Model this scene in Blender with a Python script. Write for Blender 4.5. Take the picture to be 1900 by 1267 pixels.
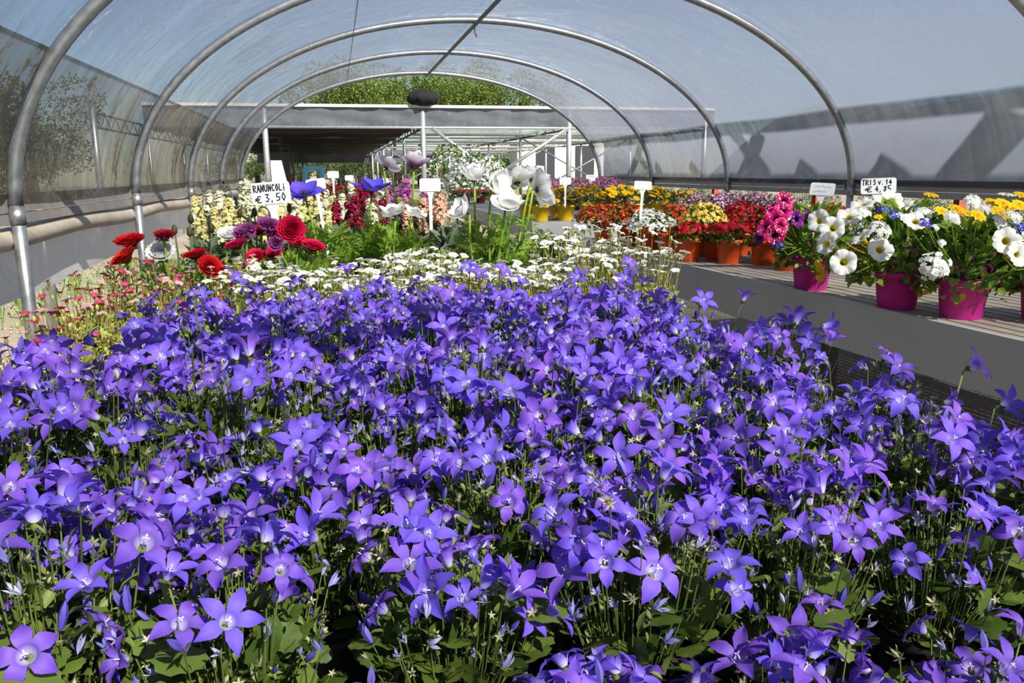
import bpy, math, random
import numpy as np
from mathutils import Matrix, Vector

# ------------------------------------------------------------------ camera
S = bpy.context.scene
COL = S.collection
for o in list(bpy.data.objects):
    bpy.data.objects.remove(o)
EYE = 1.2
F_PX, PIT, YAW, ROL = 1510.0, 0.20596, 0.20887, -0.0063
cam_d = bpy.data.cameras.new('camera')
cam = bpy.data.objects.new('camera', cam_d)
COL.objects.link(cam)
cam_d.sensor_width = 36.0
cam_d.lens = F_PX / 1900 * 36
cam_d.clip_start = 0.02
cam_d.clip_end = 500
cam.matrix_world = (Matrix.Translation((0, 0, EYE)) @ Matrix.Rotation(-YAW, 4, 'Z')
                    @ Matrix.Rotation(math.pi / 2 - PIT, 4, 'X') @ Matrix.Rotation(ROL, 4, 'Z'))
S.camera = cam

# ------------------------------------------------------------------ sky, sun, exposure
SUN = Vector((0.33, -0.68, 0.66)).normalized()
world = bpy.data.worlds.new('sky')
S.world = world
world.use_nodes = True
wn = world.node_tree
bg = wn.nodes['Background']
sky = wn.nodes.new('ShaderNodeTexSky')
sky.sky_type = 'NISHITA'
sky.sun_disc = False
sky.sun_elevation = math.asin(SUN.z)
sky.sun_rotation = math.atan2(SUN.x, SUN.y)
sky.altitude = 100
sky.air_density = 1.0
sky.dust_density = 0.15
sky.ozone_density = 3.0
wn.links.new(sky.outputs[0], bg.inputs[0])
bg.inputs[1].default_value = 0.085
sun_d = bpy.data.lights.new('sun', 'SUN')
sun_d.energy = 11.0
sun_d.angle = 0.006
sun_d.color = (1.0, 0.94, 0.84)
sun = bpy.data.objects.new('sun', sun_d)
sun.rotation_euler = SUN.to_track_quat('Z', 'Y').to_euler()
sun.location = (3, -6, 8)
COL.objects.link(sun)
S.view_settings.view_transform = 'Standard'
S.view_settings.look = 'None'
S.view_settings.gamma = 1.0
S.view_settings.use_curve_mapping = False
S.view_settings.exposure = 0.33

# ------------------------------------------------------------------ pixel rays (1900 x 1267 frame)
def ray(px, py):
    X = (px - 950) / F_PX; U = (633.5 - py) / F_PX
    c, s = math.cos(ROL), math.sin(ROL); x1 = c * X - s * U; u = s * X + c * U
    c, s = math.cos(PIT), math.sin(PIT); y1 = c + s * u; z = -s + c * u
    c, s = math.cos(YAW), math.sin(YAW)
    return Vector((c * x1 + s * y1, -s * x1 + c * y1, z))
def at_z(px, py, z):
    r = ray(px, py); return Vector((0, 0, EYE)) + r * ((z - EYE) / r.z)
def at_y(px, py, y):
    r = ray(px, py); return Vector((0, 0, EYE)) + r * (y / r.y)
def at_x(px, py, x):
    r = ray(px, py); return Vector((0, 0, EYE)) + r * (x / r.x)
CAM = Vector((0, 0, EYE))

# ------------------------------------------------------------------ mesh helpers
RNG = random.Random(7)
NR = np.random.RandomState(11)
PI = math.pi
class MB:
    def __init__(s):
        s.V = []; s.F = []; s.M = []; s.S = []; s.R = []; s.n = 0
    def add(s, V, F, mat=0, S=None, rnd=None, mtx=None):
        V = np.asarray(V, float)
        if mtx is not None:
            m = np.array(mtx); V = V @ m[:3, :3].T + m[:3, 3]
        k = len(V)
        s.V.append(V); s.F += [tuple(i + s.n for i in f) for f in F]
        s.M += [mat] * len(F)
        s.S.append(np.zeros(k) if S is None else np.asarray(S, float))
        if rnd is None: rnd = RNG.random()
        s.R.append(np.full(k, rnd) if np.isscalar(rnd) else np.asarray(rnd, float))
        s.n += k
        return s
    def scatter(s, P, pos, X, Y, Z, scale, mat=0):
        """P=(V,F,S): copies with basis X,Y,Z (n,3), scale (n,)"""
        V0, F0, S0 = P
        V0 = np.asarray(V0); n = len(pos); k = len(V0)
        B = np.stack([X, Y, Z], 2) * np.asarray(scale)[:, None, None]
        V = np.einsum('nij,kj->nki', B, V0) + np.asarray(pos)[:, None, :]
        s.V.append(V.reshape(-1, 3))
        F0 = [tuple(f) for f in F0]
        for i in range(n):
            o = s.n + i * k
            s.F += [tuple(j + o for j in f) for f in F0]
        s.M += [mat] * (len(F0) * n)
        s.S.append(np.tile(np.asarray(S0, float), n))
        s.R.append(np.repeat(NR.rand(n), k))
        s.n += n * k
        return s
    def mesh(s, name, mats, smooth=True):
        me = bpy.data.meshes.new(name)
        V = np.concatenate(s.V) if s.V else np.zeros((0, 3))
        me.from_pydata(V.tolist(), [], s.F)
        for m in mats: me.materials.append(m)
        if len(mats) > 1: me.polygons.foreach_set('material_index', s.M)
        if smooth: me.polygons.foreach_set('use_smooth', [True] * len(s.F))
        if s.S:
            a = me.attributes.new('s', 'FLOAT', 'POINT'); a.data.foreach_set('value', np.concatenate(s.S))
            a = me.attributes.new('rnd', 'FLOAT', 'POINT'); a.data.foreach_set('value', np.concatenate(s.R))
        me.update()
        return me

def link(name, data, parent=None, mtx=None, kind=None):
    o = bpy.data.objects.new(name, data)
    COL.objects.link(o)
    if parent is not None: o.parent = parent
    if mtx is not None: o.matrix_basis = mtx if isinstance(mtx, Matrix) else Matrix.Translation(mtx)
    if kind: o['kind'] = kind
    return o
def tag(o, label, cat, group=None):
    o['label'] = label; o['category'] = cat
    if group: o['group'] = group
    return o
def thing(name, label, cat, loc=(0, 0, 0), rz=0, group=None, sc=1.0):
    o = link(name, None, None, Matrix.Translation(loc) @ Matrix.Rotation(rz, 4, 'Z') @ Matrix.Scale(sc, 4))
    o.empty_display_size = 0.05
    return tag(o, label, cat, group)
def struct(name, me, parent=None):
    o = link(name, me, parent)
    if parent is None: o['kind'] = 'structure'
    return o

def grid(nu, nv):
    F = []
    for j in range(nv):
        for i in range(nu):
            a = j * (nu + 1) + i
            F.append((a, a + 1, a + nu + 2, a + nu + 1))
    u = np.tile(np.linspace(-1, 1, nu + 1), nv + 1)
    s = np.repeat(np.linspace(0, 1, nv + 1), nu + 1)
    return u, s, F
def rotz(V, a):
    c, s = math.cos(a), math.sin(a)
    V = np.asarray(V); W = V.copy()
    W[:, 0] = c * V[:, 0] - s * V[:, 1]; W[:, 1] = s * V[:, 0] + c * V[:, 1]
    return W
def petal(L=1, W=.4, a0=0., a1=0., p=1., e=.7, base=.15, cup=0., ruffle=0., nu=2, nv=4, x0=0., notch=0.):
    """blade along +X whose pitch goes from a0 to a1; widest where s**p = .5"""
    u, s, F = grid(nu, nv)
    ss = np.linspace(0, 1, 40); a = a0 + (a1 - a0) * ss
    cx = np.concatenate([[0], np.cumsum(np.cos(a))[:-1]]) / 39; cz = np.concatenate([[0], np.cumsum(np.sin(a))[:-1]]) / 39
    w = W * (np.sin(PI * np.clip(s, 0, 1) ** p).clip(0) ** e * (1 - .0 * s) + base * (1 - s))
    x = np.interp(s, ss, cx) * L; z = np.interp(s, ss, cz) * L
    ang = np.interp(s, ss, a)
    lift = cup * w * u * u
    x = x0 + x - np.sin(ang) * lift - notch * L * (1 - abs(u)) * (s > .95)
    z = z + np.cos(ang) * lift + ruffle * L * s * np.sin(u * 5 + s * 6)
    return np.stack([x, w * u, z], 1), F, s
def whorl(n, P, off=0., jit=0., rng=None):
    V0, F0, S0 = P; V = []; F = []; Sx = []
    for k in range(n):
        a = off + k * 2 * PI / n + ((rng or RNG).uniform(-jit, jit) if jit else 0)
        b = len(V0) * k
        V.append(rotz(V0, a)); F += [tuple(i + b for i in f) for f in F0]; Sx.append(S0)
    return np.concatenate(V), F, np.concatenate(Sx)
def tube(pts, r0, r1=None, n=6, cap=True):
    pts = [Vector(p) for p in pts]
    r1 = r0 if r1 is None else r1
    V = []; F = []; m = len(pts)
    up = Vector((0.123, 0.31, .94))
    for i, p in enumerate(pts):
        t = (pts[min(i + 1, m - 1)] - pts[max(i - 1, 0)]).normalized()
        x = t.cross(up)
        if x.length < 1e-3: x = t.cross(Vector((1, 0, 0)))
        x.normalize(); y = t.cross(x)
        r = r0 + (r1 - r0) * i / (m - 1)
        for k in range(n):
            a = 2 * PI * k / n
            V.append(p + x * (r * math.cos(a)) + y * (r * math.sin(a)))
    for i in range(m - 1):
        for k in range(n):
            F.append((i * n + k, i * n + (k + 1) % n, (i + 1) * n + (k + 1) % n, (i + 1) * n + k))
    if cap:
        F.append(tuple(range(n - 1, -1, -1))); F.append(tuple(range((m - 1) * n, m * n)))
    s = np.repeat(np.linspace(0, 1, m), n)
    return np.array([tuple(v) for v in V]), F, s
def box(x0, x1, y0, y1, z0, z1):
    V = [(x, y, z) for z in (z0, z1) for y in (y0, y1) for x in (x0, x1)]
    F = [(0, 2, 3, 1), (4, 5, 7, 6), (0, 1, 5, 4), (2, 6, 7, 3), (0, 4, 6, 2), (1, 3, 7, 5)]
    return np.array(V, float), F, np.zeros(8)
def bar(a, b, w, h=None):
    """square bar from a to b"""
    a, b = Vector(a), Vector(b); h = h or w
    t = (b - a).normalized(); x = t.cross(Vector((0, 0, 1)))
    if x.length < 1e-3: x = Vector((1, 0, 0))
    x.normalize(); y = t.cross(x)
    V = [p + x * (i * w / 2) + y * (j * h / 2) for p in (a, b) for j in (-1, 1) for i in (-1, 1)]
    F = [(0, 2, 3, 1), (4, 5, 7, 6), (0, 1, 5, 4), (2, 6, 7, 3), (0, 4, 6, 2), (1, 3, 7, 5)]
    return np.array([tuple(v) for v in V]), F, np.zeros(8)
def lathe(prof, n=24):
    V = []; F = []; m = len(prof)
    for r, z in prof:
        for k in range(n):
            a = 2 * PI * k / n; V.append((r * math.cos(a), r * math.sin(a), z))
    for i in range(m - 1):
        for k in range(n):
            F.append((i * n + k, i * n + (k + 1) % n, (i + 1) * n + (k + 1) % n, (i + 1) * n + k))
    return np.array(V), F, np.zeros(len(V))
def one(name, P, mats, smooth=True):
    return MB().add(*P[:2], S=P[2]).mesh(name, mats if isinstance(mats, list) else [mats], smooth)
def unit(v): return v / (np.linalg.norm(v, axis=1, keepdims=True) + 1e-9)
def basis_x(d, jit=.5):
    """leaf basis: X along d, Z near up"""
    d = unit(d); n = len(d)
    up = unit(np.array([0, 0, 1.]) + NR.randn(n, 3) * jit)
    Y = unit(np.cross(up, d)); Z = np.cross(d, Y)
    return d, Y, Z
def basis_z(d):
    d = unit(d); n = len(d)
    X = unit(np.cross(d, NR.randn(n, 3))); return X, np.cross(d, X), d
def frame_z(d, rng=None, roll=None):
    """4x4 rotation whose Z is d"""
    d = Vector(d).normalized()
    q = d.to_track_quat('Z', 'Y').to_matrix().to_4x4()
    return q @ Matrix.Rotation((rng or RNG).uniform(0, 2 * PI) if roll is None else roll, 4, 'Z')

# ------------------------------------------------------------------ materials
def lin(c):
    """sRGB 0-255 -> linear"""
    return tuple((x / 255 / 12.92) if x / 255 <= .04045 else ((x / 255 + .055) / 1.055) ** 2.4 for x in c) + (1,)
def nodes(name):
    m = bpy.data.materials.new(name); m.use_nodes = True
    nt = m.node_tree; nt.nodes.clear()
    return m, nt, nt.nodes.new('ShaderNodeOutputMaterial')
def N(nt, t, **kw):
    n = nt.nodes.new('ShaderNode' + t)
    for k, v in kw.items():
        if k.startswith('_'): setattr(n, k[1:], v)
        else:
            i = n.inputs[int(k[1:])] if k[0] == 'i' and k[1:].isdigit() else n.inputs[k.replace('__', ' ')]
            if hasattr(v, 'is_output'): nt.links.new(v, i)
            else: i.default_value = v
    return n
def ramp(nt, fac, stops):
    r = nt.nodes.new('ShaderNodeValToRGB'); nt.links.new(fac, r.inputs[0])
    e = r.color_ramp.elements
    while len(e) < len(stops): e.new(.5)
    for k, (p, c) in enumerate(stops): e[k].position = p; e[k].color = c
    return r.outputs[0]
def leafy(nt, out, col, trans, rough, spec=.3):
    """petal / leaf surface: reflecting plus light passing through"""
    p = N(nt, 'BsdfPrincipled', Roughness=rough); nt.links.new(col, p.inputs['Base Color'])
    p.inputs['Specular IOR Level'].default_value = spec
    t = N(nt, 'BsdfTranslucent', Color=col)
    m = N(nt, 'MixShader', i0=trans, i1=p.outputs[0], i2=t.outputs[0])
    nt.links.new(m.outputs[0], out.inputs[0])
def petal_mat(name, stops, trans=.35, var=.25, hue=.01, rough=.55):
    m, nt, out = nodes(name)
    a = N(nt, 'Attribute', _attribute_name='s')
    c = ramp(nt, a.outputs['Fac'], [(p, lin(q)) for p, q in stops])
    oi = N(nt, 'ObjectInfo'); rn = N(nt, 'Attribute', _attribute_name='rnd')
    mx = N(nt, 'Math', _operation='ADD', i0=oi.outputs['Random'], i1=rn.outputs['Fac'])
    fr = N(nt, 'Math', _operation='FRACT', i0=mx.outputs[0])
    v = N(nt, 'MapRange', i0=fr.outputs[0], i3=1 - var, i4=1 + var)
    h = N(nt, 'MapRange', i0=oi.outputs['Random'], i3=.5 - hue, i4=.5 + hue)
    hs = N(nt, 'HueSaturation', Hue=h.outputs[0], Value=v.outputs[0], Color=c)
    leafy(nt, out, hs.outputs[0], trans, rough, .25)
    return m
def leaf_mat(name, c1, c2, trans=.3, rough=.5, spec=.35):
    m, nt, out = nodes(name)
    rn = N(nt, 'Attribute', _attribute_name='rnd'); oi = N(nt, 'ObjectInfo')
    ad = N(nt, 'Math', _operation='MULTIPLY_ADD', i0=oi.outputs['Random'], i1=.3, i2=rn.outputs['Fac'])
    fr = N(nt, 'Math', _operation='FRACT', i0=ad.outputs[0])
    c = ramp(nt, fr.outputs[0], [(0, lin(c1)), (1, lin(c2))])
    leafy(nt, out, c, trans, rough, spec)
    return m
def plain(name, col, rough=.5, metal=0., spec=.4, noise=None, scale=8., col2=None, bump=0.):
    m, nt, out = nodes(name)
    p = N(nt, 'BsdfPrincipled', Roughness=rough, Metallic=metal)
    p.inputs['Specular IOR Level'].default_value = spec
    p.inputs['Base Color'].default_value = lin(col)
    if col2:
        tc = N(nt, 'TexCoord'); nz = N(nt, 'TexNoise', Vector=tc.outputs['Object'], Scale=scale, Detail=5., Roughness=.6)
        c = ramp(nt, nz.outputs[0], [(.35, lin(col)), (.65, lin(col2))])
        nt.links.new(c, p.inputs['Base Color'])
        if bump:
            b = N(nt, 'Bump', Strength=bump, Distance=.02, Height=nz.outputs[0]); nt.links.new(b.outputs[0], p.inputs['Normal'])
    nt.links.new(p.outputs[0], out.inputs[0])
    return m

def film_mat(name, haze, tint, dirt=None, dirt_cover=.5, wrinkle=.3, gloss=.4, scuff=.1, through=.6, haze2=None):
    """plastic film: clear share lets light straight through, hazy share scatters it"""
    m, nt, out = nodes(name)
    tc = N(nt, 'TexCoord')
    mp = N(nt, 'Mapping', Vector=tc.outputs['Object'], Rotation=(.55, 0, 0), Scale=(.8, 5., .8))
    n1 = N(nt, 'TexNoise', Vector=mp.outputs[0], Scale=1.6, Detail=6., Roughness=.65, Distortion=.6)
    n2 = N(nt, 'TexNoise', Vector=tc.outputs['Object'], Scale=1.3, Detail=4., Roughness=.6)
    n3 = N(nt, 'TexNoise', Vector=tc.outputs['Object'], Scale=26., Detail=3.)
    col = N(nt, 'RGB'); col.outputs[0].default_value = lin(tint)
    hs = N(nt, 'Math', _operation='ADD', i0=n2.outputs[0], i1=n1.outputs[0])
    hz = N(nt, 'MapRange', i0=hs.outputs[0], i1=.7, i2=1.3, i3=max(0., haze - scuff), i4=min(1., haze + scuff))
    cout, hout = col.outputs[0], hz.outputs[0]
    if haze2 is not None:      # the film is cloudier towards its right foot
        sx = N(nt, 'SeparateXYZ', Vector=tc.outputs['Object'])
        gx = N(nt, 'MapRange', i0=sx.outputs[0], i1=2.0, i2=4.0, i3=0., i4=haze2 - haze)
        ax = N(nt, 'Math', _operation='ADD', i0=hz.outputs[0], i1=gx.outputs[0], _use_clamp=True); hout = ax.outputs[0]
    if dirt:
        streak = N(nt, 'MapRange', i0=n1.outputs[0], i1=.32, i2=.66, i3=0., i4=1.)
        patch = N(nt, 'MapRange', i0=n2.outputs[0], i1=.35, i2=.6, i3=.35, i4=1.)
        dm = N(nt, 'Math', _operation='MULTIPLY', i0=streak.outputs[0], i1=patch.outputs[0])
        speck = N(nt, 'MapRange', i0=n3.outputs[0], i1=.3, i2=.7, i3=.6, i4=1.2)
        d2 = N(nt, 'Math', _operation='MULTIPLY', i0=dm.outputs[0], i1=speck.outputs[0])
        d3 = N(nt, 'Math', _operation='MULTIPLY', i0=d2.outputs[0], i1=dirt_cover, _use_clamp=True)
        mc = N(nt, 'Mix', _data_type='RGBA'); nt.links.new(d3.outputs[0], mc.inputs[0])
        nt.links.new(cout, mc.inputs[6]); mc.inputs[7].default_value = lin(dirt)
        cout = mc.outputs[2]
        ah = N(nt, 'Math', _operation='MAXIMUM', i0=hout, i1=d3.outputs[0]); hout = ah.outputs[0]
    b1 = N(nt, 'TexNoise', Vector=tc.outputs['Object'], Scale=2.2, Detail=4., Distortion=2.2)
    bp = N(nt, 'Bump', Strength=wrinkle, Distance=.05, Height=b1.outputs[0])
    df = N(nt, 'BsdfDiffuse', Color=cout); tl = N(nt, 'BsdfTranslucent', Color=cout)
    ms = N(nt, 'MixShader', i0=through, i1=df.outputs[0], i2=tl.outputs[0])
    tr = N(nt, 'BsdfTransparent', Color=(.86, .88, .91, 1))
    m2 = N(nt, 'MixShader', i0=hout, i1=tr.outputs[0], i2=ms.outputs[0])
    gl = N(nt, 'BsdfGlossy', Color=(1, 1, 1, 1), Roughness=.12, Normal=bp.outputs[0])
    lw = N(nt, 'LayerWeight', Blend=.5, Normal=bp.outputs[0])
    pw = N(nt, 'Math', _operation='POWER', i0=lw.outputs['Facing'], i1=4.)
    fl = N(nt, 'Math', _operation='MULTIPLY_ADD', i0=pw.outputs[0], i1=gloss, i2=.02, _use_clamp=True)
    m3 = N(nt, 'MixShader', i0=fl.outputs[0], i1=m2.outputs[0], i2=gl.outputs[0])
    nt.links.new(m3.outputs[0], out.inputs[0])
    return m

def ground_mat(name, c1, c2, c3, sc=1.):
    m, nt, out = nodes(name)
    tc = N(nt, 'TexCoord')
    a = N(nt, 'TexNoise', Vector=tc.outputs['Object'], Scale=.6 * sc, Detail=6.)
    v = N(nt, 'TexVoronoi', Vector=tc.outputs['Object'], Scale=38. * sc)
    f = N(nt, 'TexNoise', Vector=tc.outputs['Object'], Scale=70. * sc, Detail=4.)
    k1 = ramp(nt, a.outputs[0], [(.35, lin(c1)), (.7, lin(c2))])
    mx = N(nt, 'Mix', _data_type='RGBA', _blend_type='MIX'); nt.links.new(k1, mx.inputs[6]); mx.inputs[7].default_value = lin(c3)
    mr = N(nt, 'MapRange', i0=f.outputs[0], i1=.45, i2=.7, i3=0., i4=.8); nt.links.new(mr.outputs[0], mx.inputs[0])
    b = N(nt, 'Bump', Strength=.6, Distance=.02, Height=v.outputs[0])
    p = N(nt, 'BsdfPrincipled', Roughness=.95, Normal=b.outputs[0]); nt.links.new(mx.outputs[2], p.inputs['Base Color'])
    nt.links.new(p.outputs[0], out.inputs[0])
    return m

GALV = plain('galvanised_steel', (150, 153, 155), .42, .75, col2=(176, 179, 181), scale=20)
GALV_DARK = plain('dark_steel', (70, 73, 76), .5, .5)
BLACKMETAL = plain('black_metal', (26, 27, 29), .5, .2)
WHITEPAINT = plain('white_laminate', (180, 180, 178), .45, col2=(172, 172, 170), scale=3)
RAILGREY = plain('grey_rail', (150, 144, 138), .6, .0, col2=(166, 158, 150), scale=5)
TIMBER = plain('weathered_timber', (70, 60, 52), .85, col2=(92, 80, 68), scale=12, bump=.3)
SLATMAT = plain('bench_slat', (148, 138, 124), .7, col2=(168, 158, 144), scale=9)
BLACKNET = plain('black_net', (5, 6, 8), .9)
SOIL = plain('potting_soil', (38, 28, 20), .95, col2=(60, 46, 34), scale=60, bump=.6)
SIGNWHITE = plain('white_plastic_sign', (244, 245, 246), .35)
INK = plain('marker_ink', (20, 20, 24), .6)
INKFAINT = plain('faded_ink', (188, 188, 192), .6)
POTBLACK = plain('black_pot', (22, 22, 24), .45)
POTBLUE = plain('pale_blue_tray', (150, 160, 205), .5)
POTORANGE = plain('orange_pot', (214, 84, 30), .42, col2=(200, 74, 24), scale=6)
POTMAGENTA = plain('magenta_pot', (196, 40, 140), .38, col2=(186, 34, 130), scale=6)
POTYELLOW = plain('yellow_pot', (240, 196, 8), .4)
POTPINK = plain('pink_pot', (206, 120, 160), .45)
POTRED = plain('dark_red_pot', (120, 30, 26), .45)
# ------------------------------------------------------------------ ground
GRAVEL = ground_mat('gravel_ground', (126, 116, 102), (148, 138, 122), (94, 84, 70))
mb = MB(); u, s, F = grid(24, 24)
mb.add(np.stack([u * 60 + 2, s * 120 - 30, 0 * u + .004 * np.sin(u * 40) * np.cos(s * 60)], 1), F)
struct('floor', mb.mesh('floor', [GRAVEL]))

# ------------------------------------------------------------------ polytunnel shell
CX, HW, Z0, RISE = 1.436, 2.8, 1.07, 1.6045
SP, YA = 2.2516, 3.963
HOOPS = [YA + SP * k for k in range(-3, 5)]
def arch(phi, dr=0.0):
    return (CX - (HW + dr) * math.cos(phi), Z0 + (RISE + dr) * math.sin(phi))
def film(name, p0, p1, n, mat, sag=.022, y0=HOOPS[0], y1=HOOPS[-1] + .06):
    per = 8; ys = []
    for a, b in zip(HOOPS[:-1], HOOPS[1:]):
        ys += [a + (b - a) * k / per for k in range(per)]
    ys += [HOOPS[-1], y1]
    V = []; F = []
    for j, y in enumerate(ys):
        ph = ((y - HOOPS[0]) / SP) % 1.0
        sg = sag * math.sin(PI * ph) if y <= HOOPS[-1] else 0
        for i in range(n + 1):
            t = p0 + (p1 - p0) * i / n
            dr = .034 - sg * (1 + .35 * math.sin(t * 9 + y * 2.1)) * (.4 + .6 * math.sin(t))
            x, z = arch(t, dr); V.append((x, y, z))
    for j in range(len(ys) - 1):
        for i in range(n):
            a = j * (n + 1) + i; F.append((a, a + 1, a + n + 2, a + n + 1))
    return struct(name, MB().add(V, F).mesh(name, [mat]))
SEAM = math.asin((1.715 - Z0) / RISE)
FILM_TOP = film_mat('clear_film', .48, (110, 116, 132), wrinkle=.5, scuff=.16, haze2=.76, through=.74)
FILM_LEFT = film_mat('algae_stained_film', .78, (116, 120, 126), dirt=(120, 112, 90), dirt_cover=1.6, wrinkle=.3, scuff=.16)
film('wall_left', 0.0, SEAM, 10, FILM_LEFT)
film('ceiling', SEAM - .012, PI * .68, 42, FILM_TOP)
film('wall_right', PI * .68, PI, 26, FILM_TOP)

def hoop_label(k):
    n = len(HOOPS) - k
    w = {1: 'steel hoop framing the open far end of the tunnel', 2: 'second steel hoop from the open far end of the tunnel',
         3: 'third steel hoop from the open far end of the tunnel', 4: 'fourth steel hoop from the open far end of the tunnel',
         5: 'fifth steel hoop from the open far end, nearest the red ranunculus', 6: 'sixth steel hoop from the open far end of the tunnel',
         7: 'seventh steel hoop from the open far end of the tunnel', 8: 'eighth steel hoop from the open far end of the tunnel'}
    return w[n]
pts = [(arch(PI * i / 64)[0], 0, arch(PI * i / 64)[1]) for i in range(65)]
HOOP_ME = one('hoop_arch', tube(pts, .031, n=12), GALV)
POST_ME = one('hoop_post', tube([(0, 0, -.02), (0, 0, .5), (0, 0, Z0)], .029, n=12), GALV)
COLLAR_ME = one('hoop_collar', tube([(0, 0, -.035), (0, 0, .035)], .0325, n=12), GALV)
for k, y in enumerate(HOOPS):
    t = thing('tunnel_hoop', hoop_label(k), 'hoop', (CX, y, 0), 0, 'galvanised tunnel hoops')
    link('arch_tube', HOOP_ME, t, (-CX, 0, 0))
    for sx in (-1, 1):
        link('post', POST_ME, t, (sx * HW, 0, 0))
        link('collar', COLLAR_ME, t, (sx * HW, 0, Z0 - .05))

# side rails, ridge bar, wire
L0, L1 = HOOPS[0], HOOPS[-1]
def rail(sx, label):
    x = CX + sx * (HW + .045)
    t = thing('side_rail', label, 'rail', (x, L0, 0))
    link('rail_board', one('rail_board', box(-.012, .012, 0, L1 - L0, Z0 - .035, Z0 + .045), RAILGREY, False), t)
    link('lower_board', one('lower_board', box(-.016, .016, 0, L1 - L0, Z0 - .085, Z0 - .04), RAILGREY, False), t)
    clip = one('rail_clip', box(-.03, .03, -.03, .03, -.03, .03), GALV_DARK, False)
    for y in HOOPS[:-1]:
        link('clip', clip, t, (-sx * .022, y - L0 + .045, Z0 - .01))
    return t
rail(-1, 'grey side rail above the rolled film and the white skirt sheet')
rail(1, 'grey side rail behind the long slatted flower bench')
tag(link('ridge_bar', one('ridge_bar', tube([(CX, L0, Z0 + RISE - .045), (CX, L1, Z0 + RISE - .045)], .019, n=8), GALV_DARK)),
    'dark ridge bar running under the film along the tunnel top', 'ridge bar')
wx, wz = arch(PI * .36, -.0)
tag(link('tension_wire', one('tension_wire', tube([(wx, L0, wz), (wx, L1, wz)], .004, n=5), GALV_DARK)),
    'thin dark tension wire running along the film between hoops', 'wire')
hx = one('ridge_hook', tube([(CX, YA + 2 * SP + .02, Z0 + RISE - .06), (CX, YA + 2 * SP, Z0 + RISE - .12), (CX + .02, YA + 2 * SP, Z0 + RISE - .16)], .006, n=6), GALV_DARK)
tag(link('ridge_hook', hx), 'small wire hook hanging from the ridge bar', 'hook')

# rolled side film and skirt sheet on the left
ROLLMAT = plain('rolled_film', (206, 194, 174), .5, col2=(184, 172, 152), scale=4)
xl = CX - HW - .075
yy = np.linspace(L0, L1, 60)
tag(link('film_roll', one('film_roll', tube([(xl, y, .927 + .010 * math.sin(y * 2.8)) for y in yy], .052, n=12), ROLLMAT)),
    'rolled up beige film tube hanging under the left rail', 'film roll')
SKIRT = film_mat('white_skirt_film', .97, (236, 238, 240), wrinkle=.2, scuff=.02, through=.35)
V = []; F = []
ys = np.linspace(L0, L1, 140); nz = 8
for y in ys:
    for j in range(nz + 1):
        q = j / nz
        V.append((xl - .05 - .02 * math.sin(y * 2.1) * (1 - q) - .04 * (1 - q), y, .62 + .02 * math.sin(y * 1.3) + q * .34))
for a in range(len(ys) - 1):
    for j in range(nz):
        b = a * (nz + 1) + j; F.append((b, b + nz + 1, b + nz + 2, b + 1))
tag(link('skirt_sheet', MB().add(V, F).mesh('skirt_sheet', [SKIRT])), 'white plastic skirt sheet hanging below the rolled film', 'plastic sheet')

# ------------------------------------------------------------------ added beam frame out of view, shaped to cast the right film's shadow
def on_film(px, py):
    r = ray(px, py); best = None
    for i in range(400):
        t = .5 + i * .05; p = CAM + r * t
        if p.z < Z0 or p.x < CX: continue
        if ((p.x - CX) / (HW + .03)) ** 2 + ((p.z - Z0) / (RISE + .03)) ** 2 > 1: return p
    return None
XB = 5.95
def cast(px, py):
    p = on_film(px, py); return p + SUN * ((XB - p.x) / SUN.x)
q = [cast(px, py) for px, py in ((1340, 240), (1548, 216), (1880, 178))]
zb = sum(p.z for p in q) / 3
t = thing('shadow_beam_frame', 'timber beam frame added out of view to cast the shadow on the right film', 'timber frame', (XB, 0, 0))
link('beam', one('beam', box(-.05, .05, -8, 9.2, zb - .045, zb + .045), TIMBER, False), t)
pm = one('frame_post', box(-.045, .045, -.045, .045, 0, zb - .05), TIMBER, False)
for y in (-7.6, 4.4): link('post', pm, t, (0, y, 0))
for (a, b, w) in (((1372, 338), (1408, 250), .19), ((1388, 275), (1432, 338), .085), ((1478, 336), (1490, 300), .07), ((1484, 302), (1512, 336), .07),
                  ((1612, 336), (1650, 290), .07), ((1640, 288), (1685, 338), .10), ((1770, 338), (1890, 205), .30), ((1282, 302), (1302, 330), .06),
                  ((1216, 305), (1230, 330), .05), ((1166, 330), (1190, 270), .12), ((1185, 290), (1210, 330), .06)):
    A, B = cast(*a), cast(*b); A -= Vector((XB, 0, 0)); B -= Vector((XB, 0, 0))
    link('brace', one('brace', bar(A, B, .05, w), TIMBER, False), t)
# carry the short braces on a lower sill board of the frame
zs = min(cast(px, 338).z for px in (1372, 1640, 1880)) - .03
link('sill_beam', one('sill_beam', box(-.05, .05, -8, 9.2, zs - .05, zs + .05), TIMBER, False), t)

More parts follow.
